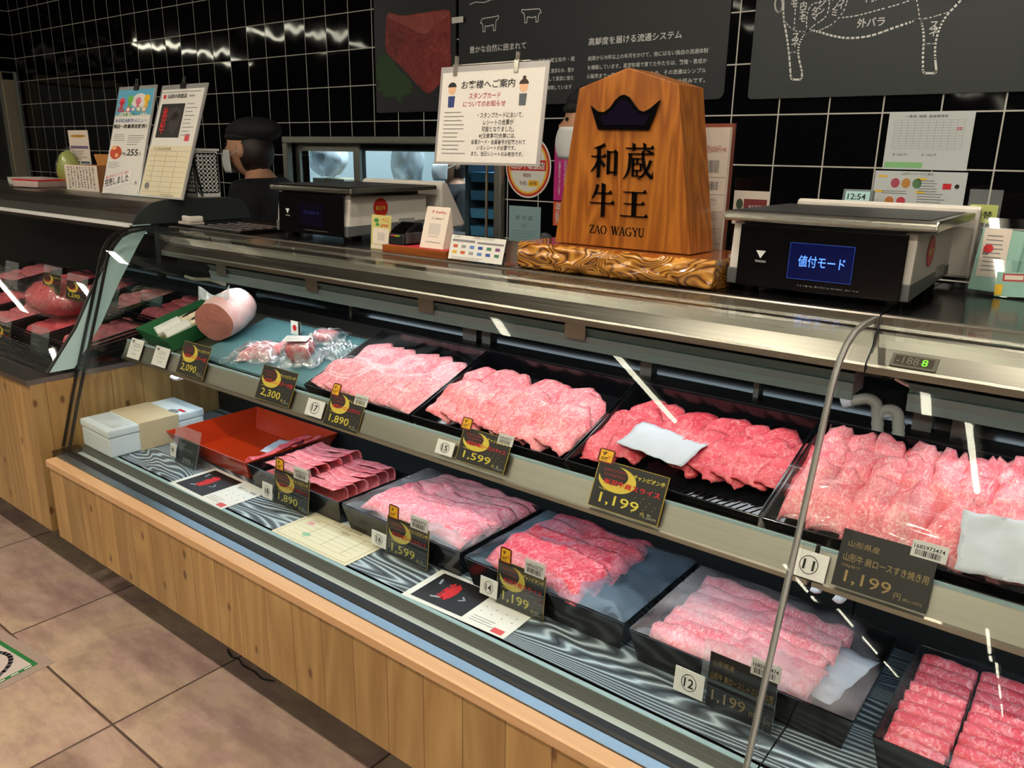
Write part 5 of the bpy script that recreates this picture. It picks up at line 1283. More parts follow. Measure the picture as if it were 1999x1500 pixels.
# ================================================================== price cards
def barcode_sticker(t, x, y, w, h, num, seed):
    o = mesh('barcode_sticker', MB().box((x, y, .0002), (x + w, y + h, .0009)), plain('sticker_white', (206, 204, 200), .6), t)
    flat(o, 'bars', bars(x + w * .12, y + h * .12, w * .72, h * .34, seed, 16), INK, .0012)
    lettering(o, INK, [(num, x + w * .06, y + h * .52, h * .3, {'w': w * .86, 'h': h * .24, 'b': .012})], .0012)
def seal(t, x, y, w, h):
    o = mesh('gold_seal', MB().prism([(x - w * .5, y - h * .42), (x - w * .35, y - h * .5), (x + w * .35, y - h * .5), (x + w * .5, y - h * .42), (x + w * .5, y + h * .42), (x + w * .35, y + h * .5), (x - w * .35, y + h * .5), (x - w * .5, y + h * .42)], .0008, .0016, axis='Z'), plain('seal_rim', (110, 30, 26), .5), t)
    flat(o, 'gold_field', [(x - w * .38, y - h * .4, x + w * .38, y + h * .4)], plain('seal_gold', (236, 176, 30), .5), .0018)
    lettering(o, INK, [('す', x - w * .3, y + h * .05, h * .3, {'w': w * .36, 'b': .02}), ('き焼', x - w * .28, y - h * .3, h * .28, {'w': w * .42, 'b': .02})], .0021)
    lettering(o, plain('seal_brown', (170, 90, 20), .6), [('町', x + w * .12, y - h * .15, h * .26, {'w': w * .2})], .0021)
def blackgold(t, w, h, y1, text, price, tax, y0=0.0, sub='100g当り', z=.0004):
    H_ = y1 - y0
    mesh('gold_edge', MB().box((0, y0, -.0006), (w, y1, z - .0002)), plain('card_gold_edge', (176, 148, 60), .35, .5), t)
    mesh('face', MB().box((w * .012, y0 + H_ * .012, -.0004), (w * .988, y1 - H_ * .012, z)), CARDBLACK, t)
    flat(t, 'moon_print', [ell(w * .32, y0 + H_ * .66, w * .27, H_ * .27)], plain('moon_gold', (214, 190, 70), .5), z + .0003)
    flat(t, 'moon_shadow', [ell(w * .26, y0 + H_ * .735, w * .205, H_ * .20)], CARDBLACK, z + .0005)
    flat(t, 'gold_flecks', [ell(w * (.62 + .32 * ((i * 37) % 11) / 11), y0 + H_ * (.12 + .35 * ((i * 53) % 13) / 13), w * .006, H_ * .006, 6) for i in range(16)], GOLD, z + .0003)
    lettering(t, plain('dark_red_ink', (140, 30, 34), .6), [('日本三大和牛', w * .1, y0 + H_ * .80, H_ * .07, {'w': w * .34, 'b': .02}), ('CHAMPION', w * .12, y0 + H_ * .71, H_ * .06, {'w': w * .3, 'b': .02})], z + .0007)
    lettering(t, REDINK, [(text, w * .14, y0 + H_ * .52, H_ * .14, {'w': w * .8, 'h': H_ * .13, 'b': .022})], z + .0009)
    lettering(t, GOLD, [('チャンピオン牛', w * .52, y0 + H_ * .77, H_ * .1, {'w': w * .44, 'h': H_ * .1, 'k': .25, 'b': .015}), (price, w * .14, y0 + H_ * .10, H_ * .22, {'w': w * .56, 'h': H_ * .24, 'b': .008}), ('円', w * .74, y0 + H_ * .10, H_ * .09), (sub, w * .1, y0 + H_ * .40, H_ * .05, {'w': w * .2})], z + .0007)
    lettering(t, plain('tax_ink', (190, 186, 170), .6), [('税込', w * .83, y0 + H_ * .14, H_ * .05), (tax, w * .80, y0 + H_ * .08, H_ * .05, {'w': w * .16})], z + .0007)
def darkcard(t, w, h, x0, y0, x1, y1, lines_, mat, ink, z=.0004):
    mesh('face', MB().box((x0, y0, -.0006), (x1, y1, z)), mat, t)
    W_, H_ = x1 - x0, y1 - y0
    lettering(t, ink, [(s, x0 + W_ * fx, y0 + H_ * fy, H_ * fs, {'w': W_ * fw, 'h': H_ * fs * .9, 'b': b}) for s, fx, fy, fs, fw, b in lines_], z + .0005)
LEAN = math.radians(24.3)
def up_card(label, bl, tl, br, y=1.1565):
    return card3('price_card', label, 'price card', OY(bl[0], bl[1], y), tl, br, .001, None, lean=LEAN)
def num_tag(label, n, bl, tl, br, y=None, z=None):
    O = OY(bl[0], bl[1], y) if y else OZ(bl[0], bl[1], z)
    t, w, h = card3('number_tag', label, 'number tag', O, tl, br, .0012, WHITE, lean=LEAN if y else .1)
    flat(t, 'ring_print', stroke(ell(w * .5, h * .5, w * .25, h * .33, 28), w * .022, True), INK)
    lettering(t, INK, [(n, w * .34, h * .31, h * .4, {'w': w * .32, 'h': h * .38, 'b': .012})], .0009)
    return t
for lab, bl, tl, br, nm in (('left white product card clipped to the shelf front', (246.6, 696.4), (255, 659.8), (270.6, 703.6), '山形豚'), ('right white product card clipped to the shelf front', (294.6, 710.8), (303.6, 674.8), (321.6, 719.8), '生ハム')):
    t, w, h = card3('price_card', lab, 'price card', OY(bl[0], bl[1], 1.1565), tl, br, .001, WHITE, lean=LEAN)
    flat(t, 'crest_print', [[(w * .1, h * .92), (w * .32, h * .92), (w * .28, h * .8), (w * .21, h * .76), (w * .14, h * .8)]], GREYINK)
    lettering(t, GREYINK, [('平田牧場', w * .3, h * .72, h * .07, {'w': w * .5}), ('金華豚 ' + nm, w * .3, h * .6, h * .08, {'w': w * .55}), ('ソーセージ', w * .22, h * .42, h * .1, {'w': w * .62, 'b': .01}), ('580円', w * .36, h * .2, h * .1, {'w': w * .34})], .0009)
t, w, h = up_card('black and gold 2,090 yen card, leftmost dark card on the shelf', (342.6, 726.4), (363, 664.6), (394.3, 744.5)); blackgold(t, w, h, h, '米沢牛ロインステーキ用', '2,090', '2,257円')
t, w, h = up_card('black and gold 2,300 yen card below the wrapped pork packs', (496.5, 775.6), (515.6, 711), (563, 798.4)); blackgold(t, w, h, h, '米沢牛ヒレステーキ用', '2,300', '2,484円')
t, w, h = up_card('black and gold 1,890 yen card beside number seventeen', (629.6, 827), (641, 763), (698, 845)); blackgold(t, w, h, h, '米沢牛サーロインスライス', '1,890', '2,041円')
seal(t, w * .12, h * 1.03, w * .24, h * .36); barcode_sticker(t, w * .68, h * .78, w * .36, h * .3, '1685832727', 3)
t, w, h = up_card('black and gold 1,599 yen card beside number fifteen', (888, 897), (905, 833), (981.7, 930)); blackgold(t, w, h, h, '米沢牛肩ローススライス', '1,599', '1,726円')
seal(t, w * .05, h * 1.10, w * .22, h * .36); barcode_sticker(t, w * .72, h * .80, w * .3, h * .3, '1685633727', 4)
t, w, h = up_card('brightest black and gold card, 1,199 yen for shoulder slices', (1146.7, 985), (1175, 893), (1283, 1030)); blackgold(t, w, h, h, '米沢牛肩スライス', '1,199', '1,295円')
seal(t, w * .09, h * 1.08, w * .24, h * .3)
t, w, h = up_card('olive-black 1,199 yen card beside number eleven', (1622, 1140), (1652, 1028), (1806, 1200))
darkcard(t, w, h, 0, 0, w, h, (('山形県産', .08, .72, .12, .34, 0), ('山形牛 肩ロースすき焼き用', .06, .46, .16, .9, .006), ('100g当り', .06, .36, .06, .2, 0), ('1,199', .12, .08, .26, .5, .006), ('円', .66, .08, .12, .07, 0), ('(税込1,295円)', .75, .08, .07, .2, 0)), CARDBLACK, DULLGOLD)
barcode_sticker(t, w * .72, h * .86, w * .36, h * .28, '1685973474', 5)
mesh('clip', MB().box((-.004, h * .86, -.003), (w * .1, h * 1.04, .004)), ACRYL, t, bevel=.001)
num_tag('white tag with circled seventeen on the shelf front', '17', (593.5, 808), (599, 777.5), (625.8, 819.4), 1.1565)
num_tag('white tag with circled fifteen on the shelf front', '15', (848, 883), (858, 855), (880, 898), 1.1565)
num_tag('white tag with circled eleven on the shelf front', '11', (1538, 1118), (1546, 1072), (1608, 1138), 1.1565)
# cards standing on the deck in clear holders
def low_card(label, bl, tl, br, tray=None):
    O = OZ(bl[0], bl[1], DZ)
    if O.y < 1.04: O = Vector((O.x * 1.04 / O.y, 1.04, 0))
    O.z = DZ + .002
    t, w, h = card3('price_card', label, 'price card', O, tl, br, .0018, HAZYAC, part='clear_holder')
    mesh('holder_foot', MB().box((O.x, O.y + .003, O.z - .001), (O.x + w, O.y + .032, O.z + .001)), ACRYL, t, world=True)
    mesh('holder_lip', MB().box((0, h * .0, .0015), (w, h * .72, .0022)), ACRYL, t)
    return t, w, h
t, w, h = low_card('grey 399 yen card in front of the red lacquered tray', (333.3, 899), (345, 826.7), (380, 923))
darkcard(t, w, h, w * .18, 0, w * .98, h * .66, (('山形産', .1, .78, .1, .3, 0), ('豆打ウスネ', .1, .56, .16, .7, .01), ('399', .36, .1, .24, .4, .006), ('円', .8, .1, .12, .1, 0)), CARDGREY, plain('silver_ink', (150, 156, 158), .5))
num_tag('small white tag at the left of the grey 399 yen card', '9', (333, 889), (333.8, 864), (343, 893), z=DZ + .02)
for lab, bl, tl, br, txt, pr, tx, n, num in (
    ('black and gold 1,890 yen card in clear holder beside number eighteen', (534, 980.6), (537, 892), (601.7, 1007), '米沢牛サーロインスライス', '1,890', '2,041円', 3, '1685832727'),
    ('black and gold 1,599 yen card in clear holder beside number sixteen', (753, 1081), (757.6, 983), (834, 1120), '米沢牛肩ローススライス', '1,599', '1,726円', 7, '1685633727'),
    ('black and gold 1,199 yen card in clear holder beside number fourteen', (967.7, 1177), (975, 1065.6), (1059, 1223), '米沢牛肩スライス', '1,199', '1,295円', 8, '1685633727')):
    t, w, h = low_card(lab, bl, tl, br)
    blackgold(t, w, h, h * .78, txt, pr, tx)
    seal(t, w * .16, h * .88, w * .24, h * .27); barcode_sticker(t, w * .56, h * .72, w * .40, h * .25, num, n)
t, w, h = low_card('black 1,199 yen card in clear holder beside number twelve', (1362.6, 1373), (1376.6, 1245), (1506, 1434))
darkcard(t, w, h, w * .1, .001, w * .99, h * .84, (('山形県産', .06, .78, .12, .32, 0), ('山形牛 肩ロースしゃぶしゃぶ用', .03, .53, .15, .94, .006), ('1,199', .08, .12, .25, .52, .006), ('円', .66, .12, .12, .08, 0), ('(税込1,295円)', .77, .12, .07, .2, 0)), plain('card_pitch', (22, 21, 21), .4), DULLGOLD)
barcode_sticker(t, w * .64, h * .76, w * .38, h * .24, '1685973474', 9)
for lab, n, bl, tl, br in (('white tag with circled eighteen beside the folded rosy slices', '18', (511.6, 969), (519, 937), (531, 976)), ('white tag with circled sixteen beside the fogged pink slices', '16', (724.6, 1061), (727.6, 1032.6), (753, 1076)), ('white tag with circled fourteen beside the wide red slices', '14', (936, 1157), (942, 1121), (969, 1175)), ('white tag with circled twelve beside the long wavy rolls', '12', (1313.6, 1345), (1320.6, 1297.6), (1369.6, 1373))):
    num_tag(lab, n, bl, tl, br, z=DZ + .012)
# ================================================================== wall graphics and things behind the counter
WF = 2.494
def panel(name, label, cat, x0, z0, x1, z1, mat, th=.006, rad=0.0, y=WF):
    t = thing(name, label, cat, M=frame(Vector((x0, y, z0)), (1, 0, 0), (0, 0, 1)))
    w, h = x1 - x0, z1 - z0
    if rad: out = ell(w - rad, rad, rad, rad, 6, -PI / 2, 0) + [(w, h), (0, h)] + ell(rad, rad, rad, rad, 6, PI, 1.5 * PI)
    else: out = [(0, 0), (w, 0), (w, h), (0, h)]
    mesh('panel', MB().prism(out, -th, 0, axis='Z'), mat, t)
    def q(px, py):
        p = OY(px, py, y); return (p.x - x0, p.z - z0)
    return t, w, h, q
PB = plain('panel_charcoal', (27, 30, 35), .45); PB3 = plain('panel_slate', (42, 48, 52), .45)
t, w, h, q = panel('wall_panel', 'dark wall panel with photo of a raw meat block on green leaf', 'wall panel', -2.712, 1.533, -2.252, 2.3, plain('panel_night', (22, 22, 30), .4), rad=.004)
mraw = meat_mat('printed_meat', (104, 26, 30), (136, 44, 46), (176, 96, 92), 60, .5, .4)
def wob(pts, amp, seed, n=6):
    sp = spline([(*p, 0) for p in pts + [pts[0]]], n)[:-1]; return [(v.x + amp * nz((v.x * 60, v.y * 60), 1, seed), v.y + amp * nz((v.y * 60, v.x * 50), 1, seed + 2)) for v in sp]
leafp = [q(*p) for p in ((738, 110), (756, 106), (775, 130), (795, 150), (806, 168), (800, 184), (788, 186), (782, 200), (770, 188), (752, 190), (745, 178), (736, 172), (742, 160), (735, 150))]
flat(t, 'leaf_print', [wob(leafp, .006, 3)], plain('print_leaf', (44, 70, 36), .6), .0006)
flat(t, 'meat_print', [wob([q(*p) for p in ((754, 36), (760, 25), (785, 30), (830, 24), (874, 19), (880, 34), (880, 90), (880, 143), (858, 166), (836, 182), (815, 165), (785, 132), (755, 102), (753, 70))], .002, 4)], mraw, .001)
flat(t, 'meat_top_print', [wob([q(*p) for p in ((757, 34), (762, 27), (790, 31), (835, 25), (873, 22), (876, 30), (850, 50), (828, 66), (795, 52))], .001, 5)], meat_mat('printed_meat_top', (140, 56, 54), (158, 76, 70), (186, 120, 110), 30, .6, .4), .0014)
flat(t, 'meat_side_print', [wob([q(*p) for p in ((829, 68), (852, 52), (877, 33), (878, 90), (877, 142), (856, 165), (837, 179), (832, 120))], .001, 6, 4)], meat_mat('printed_meat_side', (116, 32, 34), (146, 52, 50), (180, 104, 98), 30, .6, .4), .0014)
tg = panel('wall_tag', 'small white paper tag between the first two dark wall panels', 'tag', OY(882, 46, 2.485).x, OY(882, 46, 2.485).z, OY(904, 32, 2.485).x, OY(893, 33, 2.485).z, WHITE, .001, y=2.485)
t, w, h, q = panel('wall_panel', 'black wall panel with two cow outlines and white paragraphs', 'wall panel', OY(896, 190, WF).x, 1.548, OY(1413, 180, WF).x, 2.3, PB, rad=.022)
def ptext(a, b, s, size, mat=WHITEINK, bold=.0):
    p0, p1 = q(*a), q(*b); lettering(t, mat, [(s, p0[0], p0[1], size, {'w': p1[0] - p0[0], 'b': bold})], .0006)
ptext((917, 103), (1027, 98), '豊かな自然に囲まれて', .026, bold=.012)
ptext((1149, 88), (1331, 74), '高鮮度を届ける流通システム', .026, bold=.012)
for a, b, s in (((917, 132), (1122, 120), '標高1,000m以上、5つの高原。米沢牛や山形牛や蔵王和牛・蔵'), ((990, 147), (1121, 138), '王牛をのびのびと育てる大地と清涼な水、豊か'), ((990, 162), (1120, 156), 'な空気。牛舎はいつも凛として清潔に保た'), ((1000, 178), (1116, 174), 'れ、おいしさと安心を実現しています'),
    ((1148, 118), (1382, 101), '創業から70年以上の年月をかけて、他にはない独自の流通体制'), ((1147, 136), (1380, 120), 'を構築しています。直営牧場で育てた牛たちは、繁殖・育成か'), ((1146, 153), (1378, 141), 'ら販売まで一貫して管理しているため、その流通はシンプル'), ((1146, 170), (1376, 163), 'で無駄がなく、鮮度をそのまま届けられる仕組みです。')):
    ptext(a, b, s, .016, bold=.004)
COW = [(0, .62), (.06, .82), (.1, .9), (.5, .93), (.86, .95), (.97, 1.0), (1, .9), (.97, .78), (.86, .68), (.84, .5), (.82, .02), (.72, .02), (.7, .42), (.4, .34), (.27, .40), (.25, .0), (.15, .02), (.13, .45), (.08, .6)]
def cow(x0, y0, x1, y1, flip=False, wdt=.0032):
    a, b = q(x0, y1), q(x1, y0); pts = [((1 - x) if flip else x, y) for x, y in COW]
    return stroke([(a[0] + (b[0] - a[0]) * x, a[1] + (b[1] - a[1]) * y) for x, y in pts], wdt, True)
flat(t, 'cow_outline', cow(938, 30, 974, 63), WHITEINK, .0006); flat(t, 'cow_outline', cow(1018, 14, 1057, 46, True), WHITEINK, .0006)
flat(t, 'ridge_line', stroke([q(*p) for p in ((917, 9), (928, 4), (945, 5), (958, 0), (966, -1))], .0028), WHITEINK, .0006)
t, w, h, q = panel('wall_panel', 'slate wall panel with white cut diagram of a beef animal', 'wall panel', OY(1459, 195, WF).x, 1.545, .35, 2.35, PB3, rad=.012)
def c4(x, y): return q(1300 + x / 2.419, y / 2.419)
body = spline([(*c4(*p), 0) for p in ((556, -60), (555, 20), (557, 90), (572, 180), (582, 260), (590, 368))], 4) + [Vector((*c4(*p), 0)) for p in ((598, 376), (634, 376), (642, 366))] + spline([(*c4(*p), 0) for p in ((643, 340), (626, 260), (632, 205), (655, 160), (675, 143), (720, 150), (790, 170), (870, 180), (970, 168), (1080, 130), (1160, 103), (1192, 94), (1210, 118), (1218, 180), (1214, 260), (1214, 336))], 4) + [Vector((*c4(*p), 0)) for p in ((1222, 346), (1270, 346), (1277, 336))] + spline([(*c4(*p), 0) for p in ((1272, 280), (1272, 215), (1290, 140), (1325, 75), (1395, 0), (1450, -50))], 4)
flat(t, 'animal_outline', stroke([(v.x, v.y) for v in body], .0055), WHITEINK, .0006)
flat(t, 'tail_outline', stroke([c4(x, y) for x, y in ell(533, 22, 18, 36, 16)], .0045, True), WHITEINK, .0006)
def dash(pts, wd=.003):
    sp = spline([(*c4(*p), 0) for p in pts], 10); out = []
    acc = 0
    for a, b in zip(sp, sp[1:]):
        acc += (b - a).length
        if int(acc / .006) % 2 == 0: out += stroke([(a.x, a.y), (b.x, b.y)], wd)
    return out
flat(t, 'dashed_lines', dash([(560, 98), (585, 128), (615, 146), (665, 150)]) + dash([(618, -20), (610, 60), (606, 138)]) + dash([(664, 148), (667, 70), (690, 22), (740, 8), (790, 0)]) + dash([(665, 148), (700, 120), (760, 70), (775, -20)]) + dash([(720, 146), (790, 110), (840, 50), (862, -20)]) + dash([(815, 85), (900, 74), (1000, 48), (1100, 20), (1180, -8)]) + dash([(1180, -20), (1192, 40), (1198, 88)]) + dash([(1200, 92), (1260, 80), (1330, 58)]) + dash([(585, 248), (622, 246)]) + dash([(1216, 206), (1268, 206)]), WHITEINK, .0006)
for s, x, y, hh in (('モ', 584, 36, .03), ('内', 630, 42, .026), ('モ', 627, 74, .026), ('モ', 625, 104, .026), ('シ', 714, 34, .026), ('ン', 712, 66, .026), ('タ', 684, 66, .026), ('マ', 682, 96, .026), ('カ', 812, 8, .026), ('イ', 806, 42, .026), ('ノ', 780, 46, .026), ('ミ', 776, 76, .026), ('内バラ', 940, 8, .03), ('外バラ', 900, 128, .03), ('ス', 590, 190, .03), ('ネ', 588, 220, .03), ('ス', 1238, 138, .03), ('ネ', 1238, 170, .03)):
    p = c4(x, y); lettering(t, WHITEINK, [(s, p[0], p[1], hh * .85, {'b': .012})], .0006)
lettering(t, WHITEINK, [('は', c4(1684, 338)[0], c4(1684, 338)[1], .03, {'b': .012})], .0006)
# round sticker, pink and orange strips, licence
p = OY(1030, 326, WF); rx = OY(1075, 326, WF).x - p.x
st = thing('round_sticker', 'round white, red and yellow dated shop sticker on the tiles', 'sticker', M=frame(Vector((p.x, WF + .003, p.z)), (1, 0, 0), (0, 0, 1)))
rz_ = (OY(1030, 265, WF).z - OY(1030, 388, WF).z) / 2
mesh('disc', MB().prism(ell(0, 0, rx, rz_, 40), -.001, .0002, axis='Z'), WHITE, st)
flat(st, 'red_ring', [ell(0, 0, rx * .95, rz_ * .95, 40)], plain('sticker_red', (200, 50, 40), .6), .0006); flat(st, 'yellow_ring', [ell(0, 0, rx * .86, rz_ * .87, 40)], plain('sticker_yellow', (240, 190, 60), .6), .0009); flat(st, 'white_field', [ell(0, 0, rx * .78, rz_ * .8, 40)], WHITE, .0012)
flat(st, 'red_band', [(-rx * .8, -rz_ * .12, rx * .8, rz_ * .22)], MATS['sticker_red'], .0015)
lettering(st, WHITE, [('山形牛取扱店', -rx * .74, -rz_ * .08, rz_ * .3, {'w': rx * 1.48, 'h': rz_ * .24, 'b': .02})], .0019)
flat(st, 'date_field', [(rx * .02, -rz_ * .62, rx * .5, -rz_ * .42)], YELLOW, .0015)
lettering(st, plain('maroon_ink', (120, 40, 50), .6), [('有効年', -rx * .2, -rz_ * .32, rz_ * .14, {'w': rx * .36}), ('令和', -rx * .36, -rz_ * .58, rz_ * .16, {'w': rx * .3}), ('8年', rx * .1, -rz_ * .58, rz_ * .16, {'w': rx * .34, 'b': .01})], .0019)
def strip_px(name, label, cat, px, y, mat, th=.001):
    a, b = OY(px[0], px[3], y), OY(px[2], px[1], y); c = OY(px[0], px[1], y)
    t = thing(name, label, cat, M=frame(Vector((a.x, y, a.z)), (1, 0, 0), (0, 0, 1)))
    w, h = b.x - a.x, c.z - a.z
    mesh('sheet', MB().box((0, 0, -th), (w, h, 0)), mat, t); return t, w, h
t, w, h = strip_px('pink_notice', 'magenta upright notice strip on the tiles left of the wooden sign', 'notice', (1080, 280, 1122, 391), WF, plain('magenta', (196, 30, 130), .5))
lettering(t, WHITEINK, [('正\nし\nい\nは\nか\nり\nを\n使\n用\nし\nて', w * .5, h * .10, .02, {'h': h * .85, 'w': w * .16, 'ls': .8}), ('計\n量\nを\n行\nな\nっ\nて\nい\nま\nす', w * .22, h * .10, .018, {'h': h * .6, 'w': w * .13, 'ls': .8})], .0006)
t, w, h = strip_px('orange_notice', 'orange-red strip with white characters below the magenta strip', 'notice', (1079, 393, 1116, 440), WF, plain('orange_strip', (214, 84, 44), .5))
lettering(t, WHITEINK, [('適\n正\n販\n売', w * .12, h * .05, .02, {'h': h * .9, 'w': w * .3, 'ls': .8})], .0006)
t, w, h = strip_px('licence', 'pale blue-green licence sheet on the tiles behind the wooden base', 'notice', (993, 401, 1056, 474), WF, plain('licence_paper', (140, 170, 176), .6))
lettering(t, plain('licence_ink', (60, 84, 96), .6), [('許 可 証', w * .22, h * .64, .02, {'w': w * .54, 'h': h * .12}), ('①', w * .42, h * .44, .02, {'w': w * .14})], .0006)
flat(t, 'print_lines', lines(w * .1, h * .34, w * .8, 5, h * .07, h * .012, 6), plain('licence_line', (100, 130, 140), .6), .0006)
# board with barcodes, right of the sign
t, w, h = strip_px('price_board', 'white upright board with barcodes standing right of the wooden sign', 'board', (1352, 249, 1426, 486), 1.64, PAPER2, .012)
lettering(t, plain('faded_red', (200, 110, 100), .6), [('税別6000円 ×4', w * .12, h * .80, .03, {'w': w * .8, 'h': h * .06})], .0006)
flat(t, 'barcode_print', bars(w * .30, h * .64, w * .42, h * .1, 4, 12) + bars(w * .30, h * .50, w * .44, h * .07, 6, 12), GREYINK, .0006)
flat(t, 'grid_lines', [(w * .05, h * f, w * .98, h * f + .0012) for f in (.6, .46, .32, .18, .06)], plain('line_grey', (170, 160, 154), .7), .0005)
lettering(t, GREYINK, [('おかかえ', w * .45, h * .38, .02, {'w': w * .3}), ('ごあんない', w * .45, h * .25, .02, {'w': w * .36}), ('かごいん', w * .5, h * .14, .02, {'w': w * .3})], .0006)
mesh('back_cover', MB().box((-.002, 0, -.02), (w + .004, h + .008, -.0125)), plain('cover_brown', (120, 60, 44), .5), t)
t.location.z = CT + .001 if False else t.location.z
# sheets on the tiles at right
def wall_sheet(label, tl, tr, bl):
    a, b, c = OY(*bl, WF), OY(*tl, WF), OY(*tr, WF)
    t = thing('wall_sheet', label, 'notice', M=frame(Vector((a.x, WF, a.z)), (1, 0, 0), (0, 0, 1))); w, h = c.x - a.x, b.z - a.z
    mesh('sheet', MB().box((0, 0, -.001), (w, h, 0)), plain('sheet_cool', (206, 212, 214), .5), t); return t, w, h
t, w, h = wall_sheet('upper white sheet with printed table taped to the tiles at right', (1730, 219), (1906, 216), (1722, 330))
flat(t, 'table_print', [(w * .08, h * (.36 + .045 * i), w * .9, h * (.364 + .045 * i)) for i in range(12)] + [(w * (.08 + .082 * i), h * .36, w * (.083 + .082 * i), h * .86) for i in range(11)], plain('table_grey', (150, 156, 160), .6), .0005)
flat(t, 'green_strip', [(w * .02, h * .03, w * .48, h * .13)], plain('note_green', (140, 200, 140), .6), .0005)
lettering(t, INK, [('一覧表  価格  商品管理表', w * .2, h * .9, .008, {'w': w * .5}), ('済 1,000 円', w * .1, h * .24, .008), ('計 1,000 円', w * .45, h * .24, .008)], .0007); lettering(t, REDINK, [('重要', w * .82, h * .68, .01, {'w': w * .06})], .0007)
t, w, h = wall_sheet('lower white sheet with round food pictures taped to the tiles at right', (1714, 333), (1891, 332), (1700, 404))
for i, c in enumerate(((180, 80, 100), (200, 140, 70), (90, 130, 90))): flat(t, 'food_picture', [ell(w * (.24 + .12 * i), h * .68, w * .05, h * .13)], plain('food%d' % i, c, .6), .0006)
for i, c in enumerate(((200, 120, 60), (200, 60, 80))): flat(t, 'food_picture', [ell(w * (.2 + .13 * i), h * .2, w * .05, h * .11)], plain('foodb%d' % i, c, .6), .0006)
flat(t, 'red_picture', [(w * .76, h * .55, w * .85, h * .7)], REDINK, .0006); flat(t, 'dark_picture', [ell(w * .91, h * .63, w * .025, h * .06)], INK, .0006)
flat(t, 'print_lines', lines(w * .5, h * .75, w * .24, 5, h * .07, h * .02, 3) + lines(w * .5, h * .4, w * .4, 5, h * .07, h * .02, 4) + lines(w * .1, h * .45, w * .32, 2, h * .06, h * .02, 5), GREYINK, .0006); flat(t, 'tag_marks', [(w * .04, h * .83, w * .14, h * .88), (w * .48, h * .78, w * .58, h * .83), (w * .02, h * .42, w * .12, h * .47), (w * .48, h * .43, w * .58, h * .48)], YELLOW, .0006)
lettering(t, INK, [('山形牛についてのご案内', w * .3, h * .9, .008, {'w': w * .34})], .0007)
# clock
a, b, c = OY(1638, 397, 2.4), OY(1645, 369, 2.4), OY(1701, 372, 2.4)
ck = thing('digital_clock', 'small grey digital clock showing 12:54 behind the right scale', 'clock', M=frame(Vector((a.x, 2.42, a.z)), (1, 0, 0), (0, .12, 1)))
w, h = c.x - a.x, b.z - a.z
mesh('case', MB().box((0, 0, -.02), (w, h, 0)), plain('clock_grey', (116, 128, 132), .4), ck, bevel=.003)
mesh('display', MB().box((w * .1, h * .14, 0), (w * .9, h * .86, .0008)), plain('clock_face', (170, 205, 200), .3, emit=.25), ck)
lettering(ck, plain('clock_digits', (20, 30, 34), .5), [('12:54', w * .18, h * .28, .03, {'w': w * .6, 'h': h * .42, 'b': .015})], .0012)
mesh('bracket', MB().box((w * .3, h * .2, -.075), (w * .7, h * .5, -.02)), BLACK, ck)
# small red card in a clear stand behind the right scale
O = OY(1430, 404, 1.80); a, b = OY(1434, 372, 1.80), OY(1503, 374, 1.80)
rc = thing('menu_stand', 'small red and white card in a clear stand left of the clock', 'card stand', M=frame(Vector((a.x, 1.80, CT + .0005)), (1, 0, 0), (0, 0, 1)))
w, h = b.x - a.x, a.z - CT
mesh('acrylic', MB().box((0, 0, -.004), (w, h + .028, -.001)), ACRYL, rc); mesh('card', MB().box((0, h - .075, -.0008), (w, h, 0)), PAPER2, rc); flat(rc, 'red_print', [(w * .3, h - .05, w * .95, h - .018)], plain('maroon_print', (130, 50, 54), .6), .0004); flat(rc, 'badge_print', [ell(w * .18, h - .03, w * .1, .012)], plain('badge_dark', (70, 80, 60), .6), .0005)
lettering(rc, WHITEINK, [('BEEF', w * .45, h - .04, .012, {'w': w * .35})], .0006)
mesh('foot', MB().box((0, -.0, -.04), (w, .0015, .01)), ACRYL, rc)
# clear files with green slips at the right end
def slip(par, x0, y0, x1, y1, mat, z, name='slip', rot=0.0):
    o = mesh(name, MB().box((0, 0, -.0004), (x1 - x0, y1 - y0, .0004)), mat, par); o.matrix_basis = Matrix.Translation((x0, y0, z)) @ Matrix.Rotation(rot, 4, 'Z'); return o
MINT = plain('mint_paper', (150, 196, 182), .6)
yb = 1.70; a = OY(1884, 556, yb); b = OY(1990, 430, yb)
fl_ = thing('clear_file', 'clear file stand with mint slips and receipts at the right end of the counter', 'file stand', M=frame(Vector((a.x, yb, CT + .0008)), (1, 0, 0), (0, .25, 1)))
w = .16; h = .135
mesh('front_sheet', MB().box((0, 0, 0), (w, h * .5, .002)), ACRYL, fl_); mesh('back_sheet', MB().box((0, 0, -.03), (w, h * 1.1, -.028)), ACRYL, fl_); mesh('base', MB().box((0, 0, -.03), (w, .002, .002)), ACRYL, fl_)
s = slip(fl_, .004, .01, .075, .125, MINT, -.006, rot=-.04); s = slip(fl_, .012, .035, .056, .125, PAPER2, -.005, 'receipt'); flat(s, 'receipt_print', lines(.006, .075, .03, 9, .008, .002, 5) + [(.004, .04, .014, .05)], GREYINK, .0008); flat(s, 'red_stamp', [ell(.012, .052, .008, .008)], REDINK, .001)
s = slip(fl_, .06, .01, .10, .115, MINT, -.012, rot=-.12)
s = slip(fl_, .05, -.0, .15, .045, MINT, .004, rot=.06); flat(s, 'red_labels', [(.01, .028, .045, .042), (.055, .028, .098, .042)], plain('label_red', (190, 70, 70), .6), .0008); flat(s, 'white_labels', [(.013, .031, .042, .039), (.058, .031, .095, .039)], PAPER2, .001)
flat(s, 'yellow_note', [(.0, .002, .012, .022)], YELLOW, .0009)
s = slip(fl_, .105, .02, .15, .125, PAPER2, -.010, 'receipt', -.05); flat(s, 'receipt_print', lines(.006, .095, .03, 8, .009, .003, 7), GREYINK, .0008)
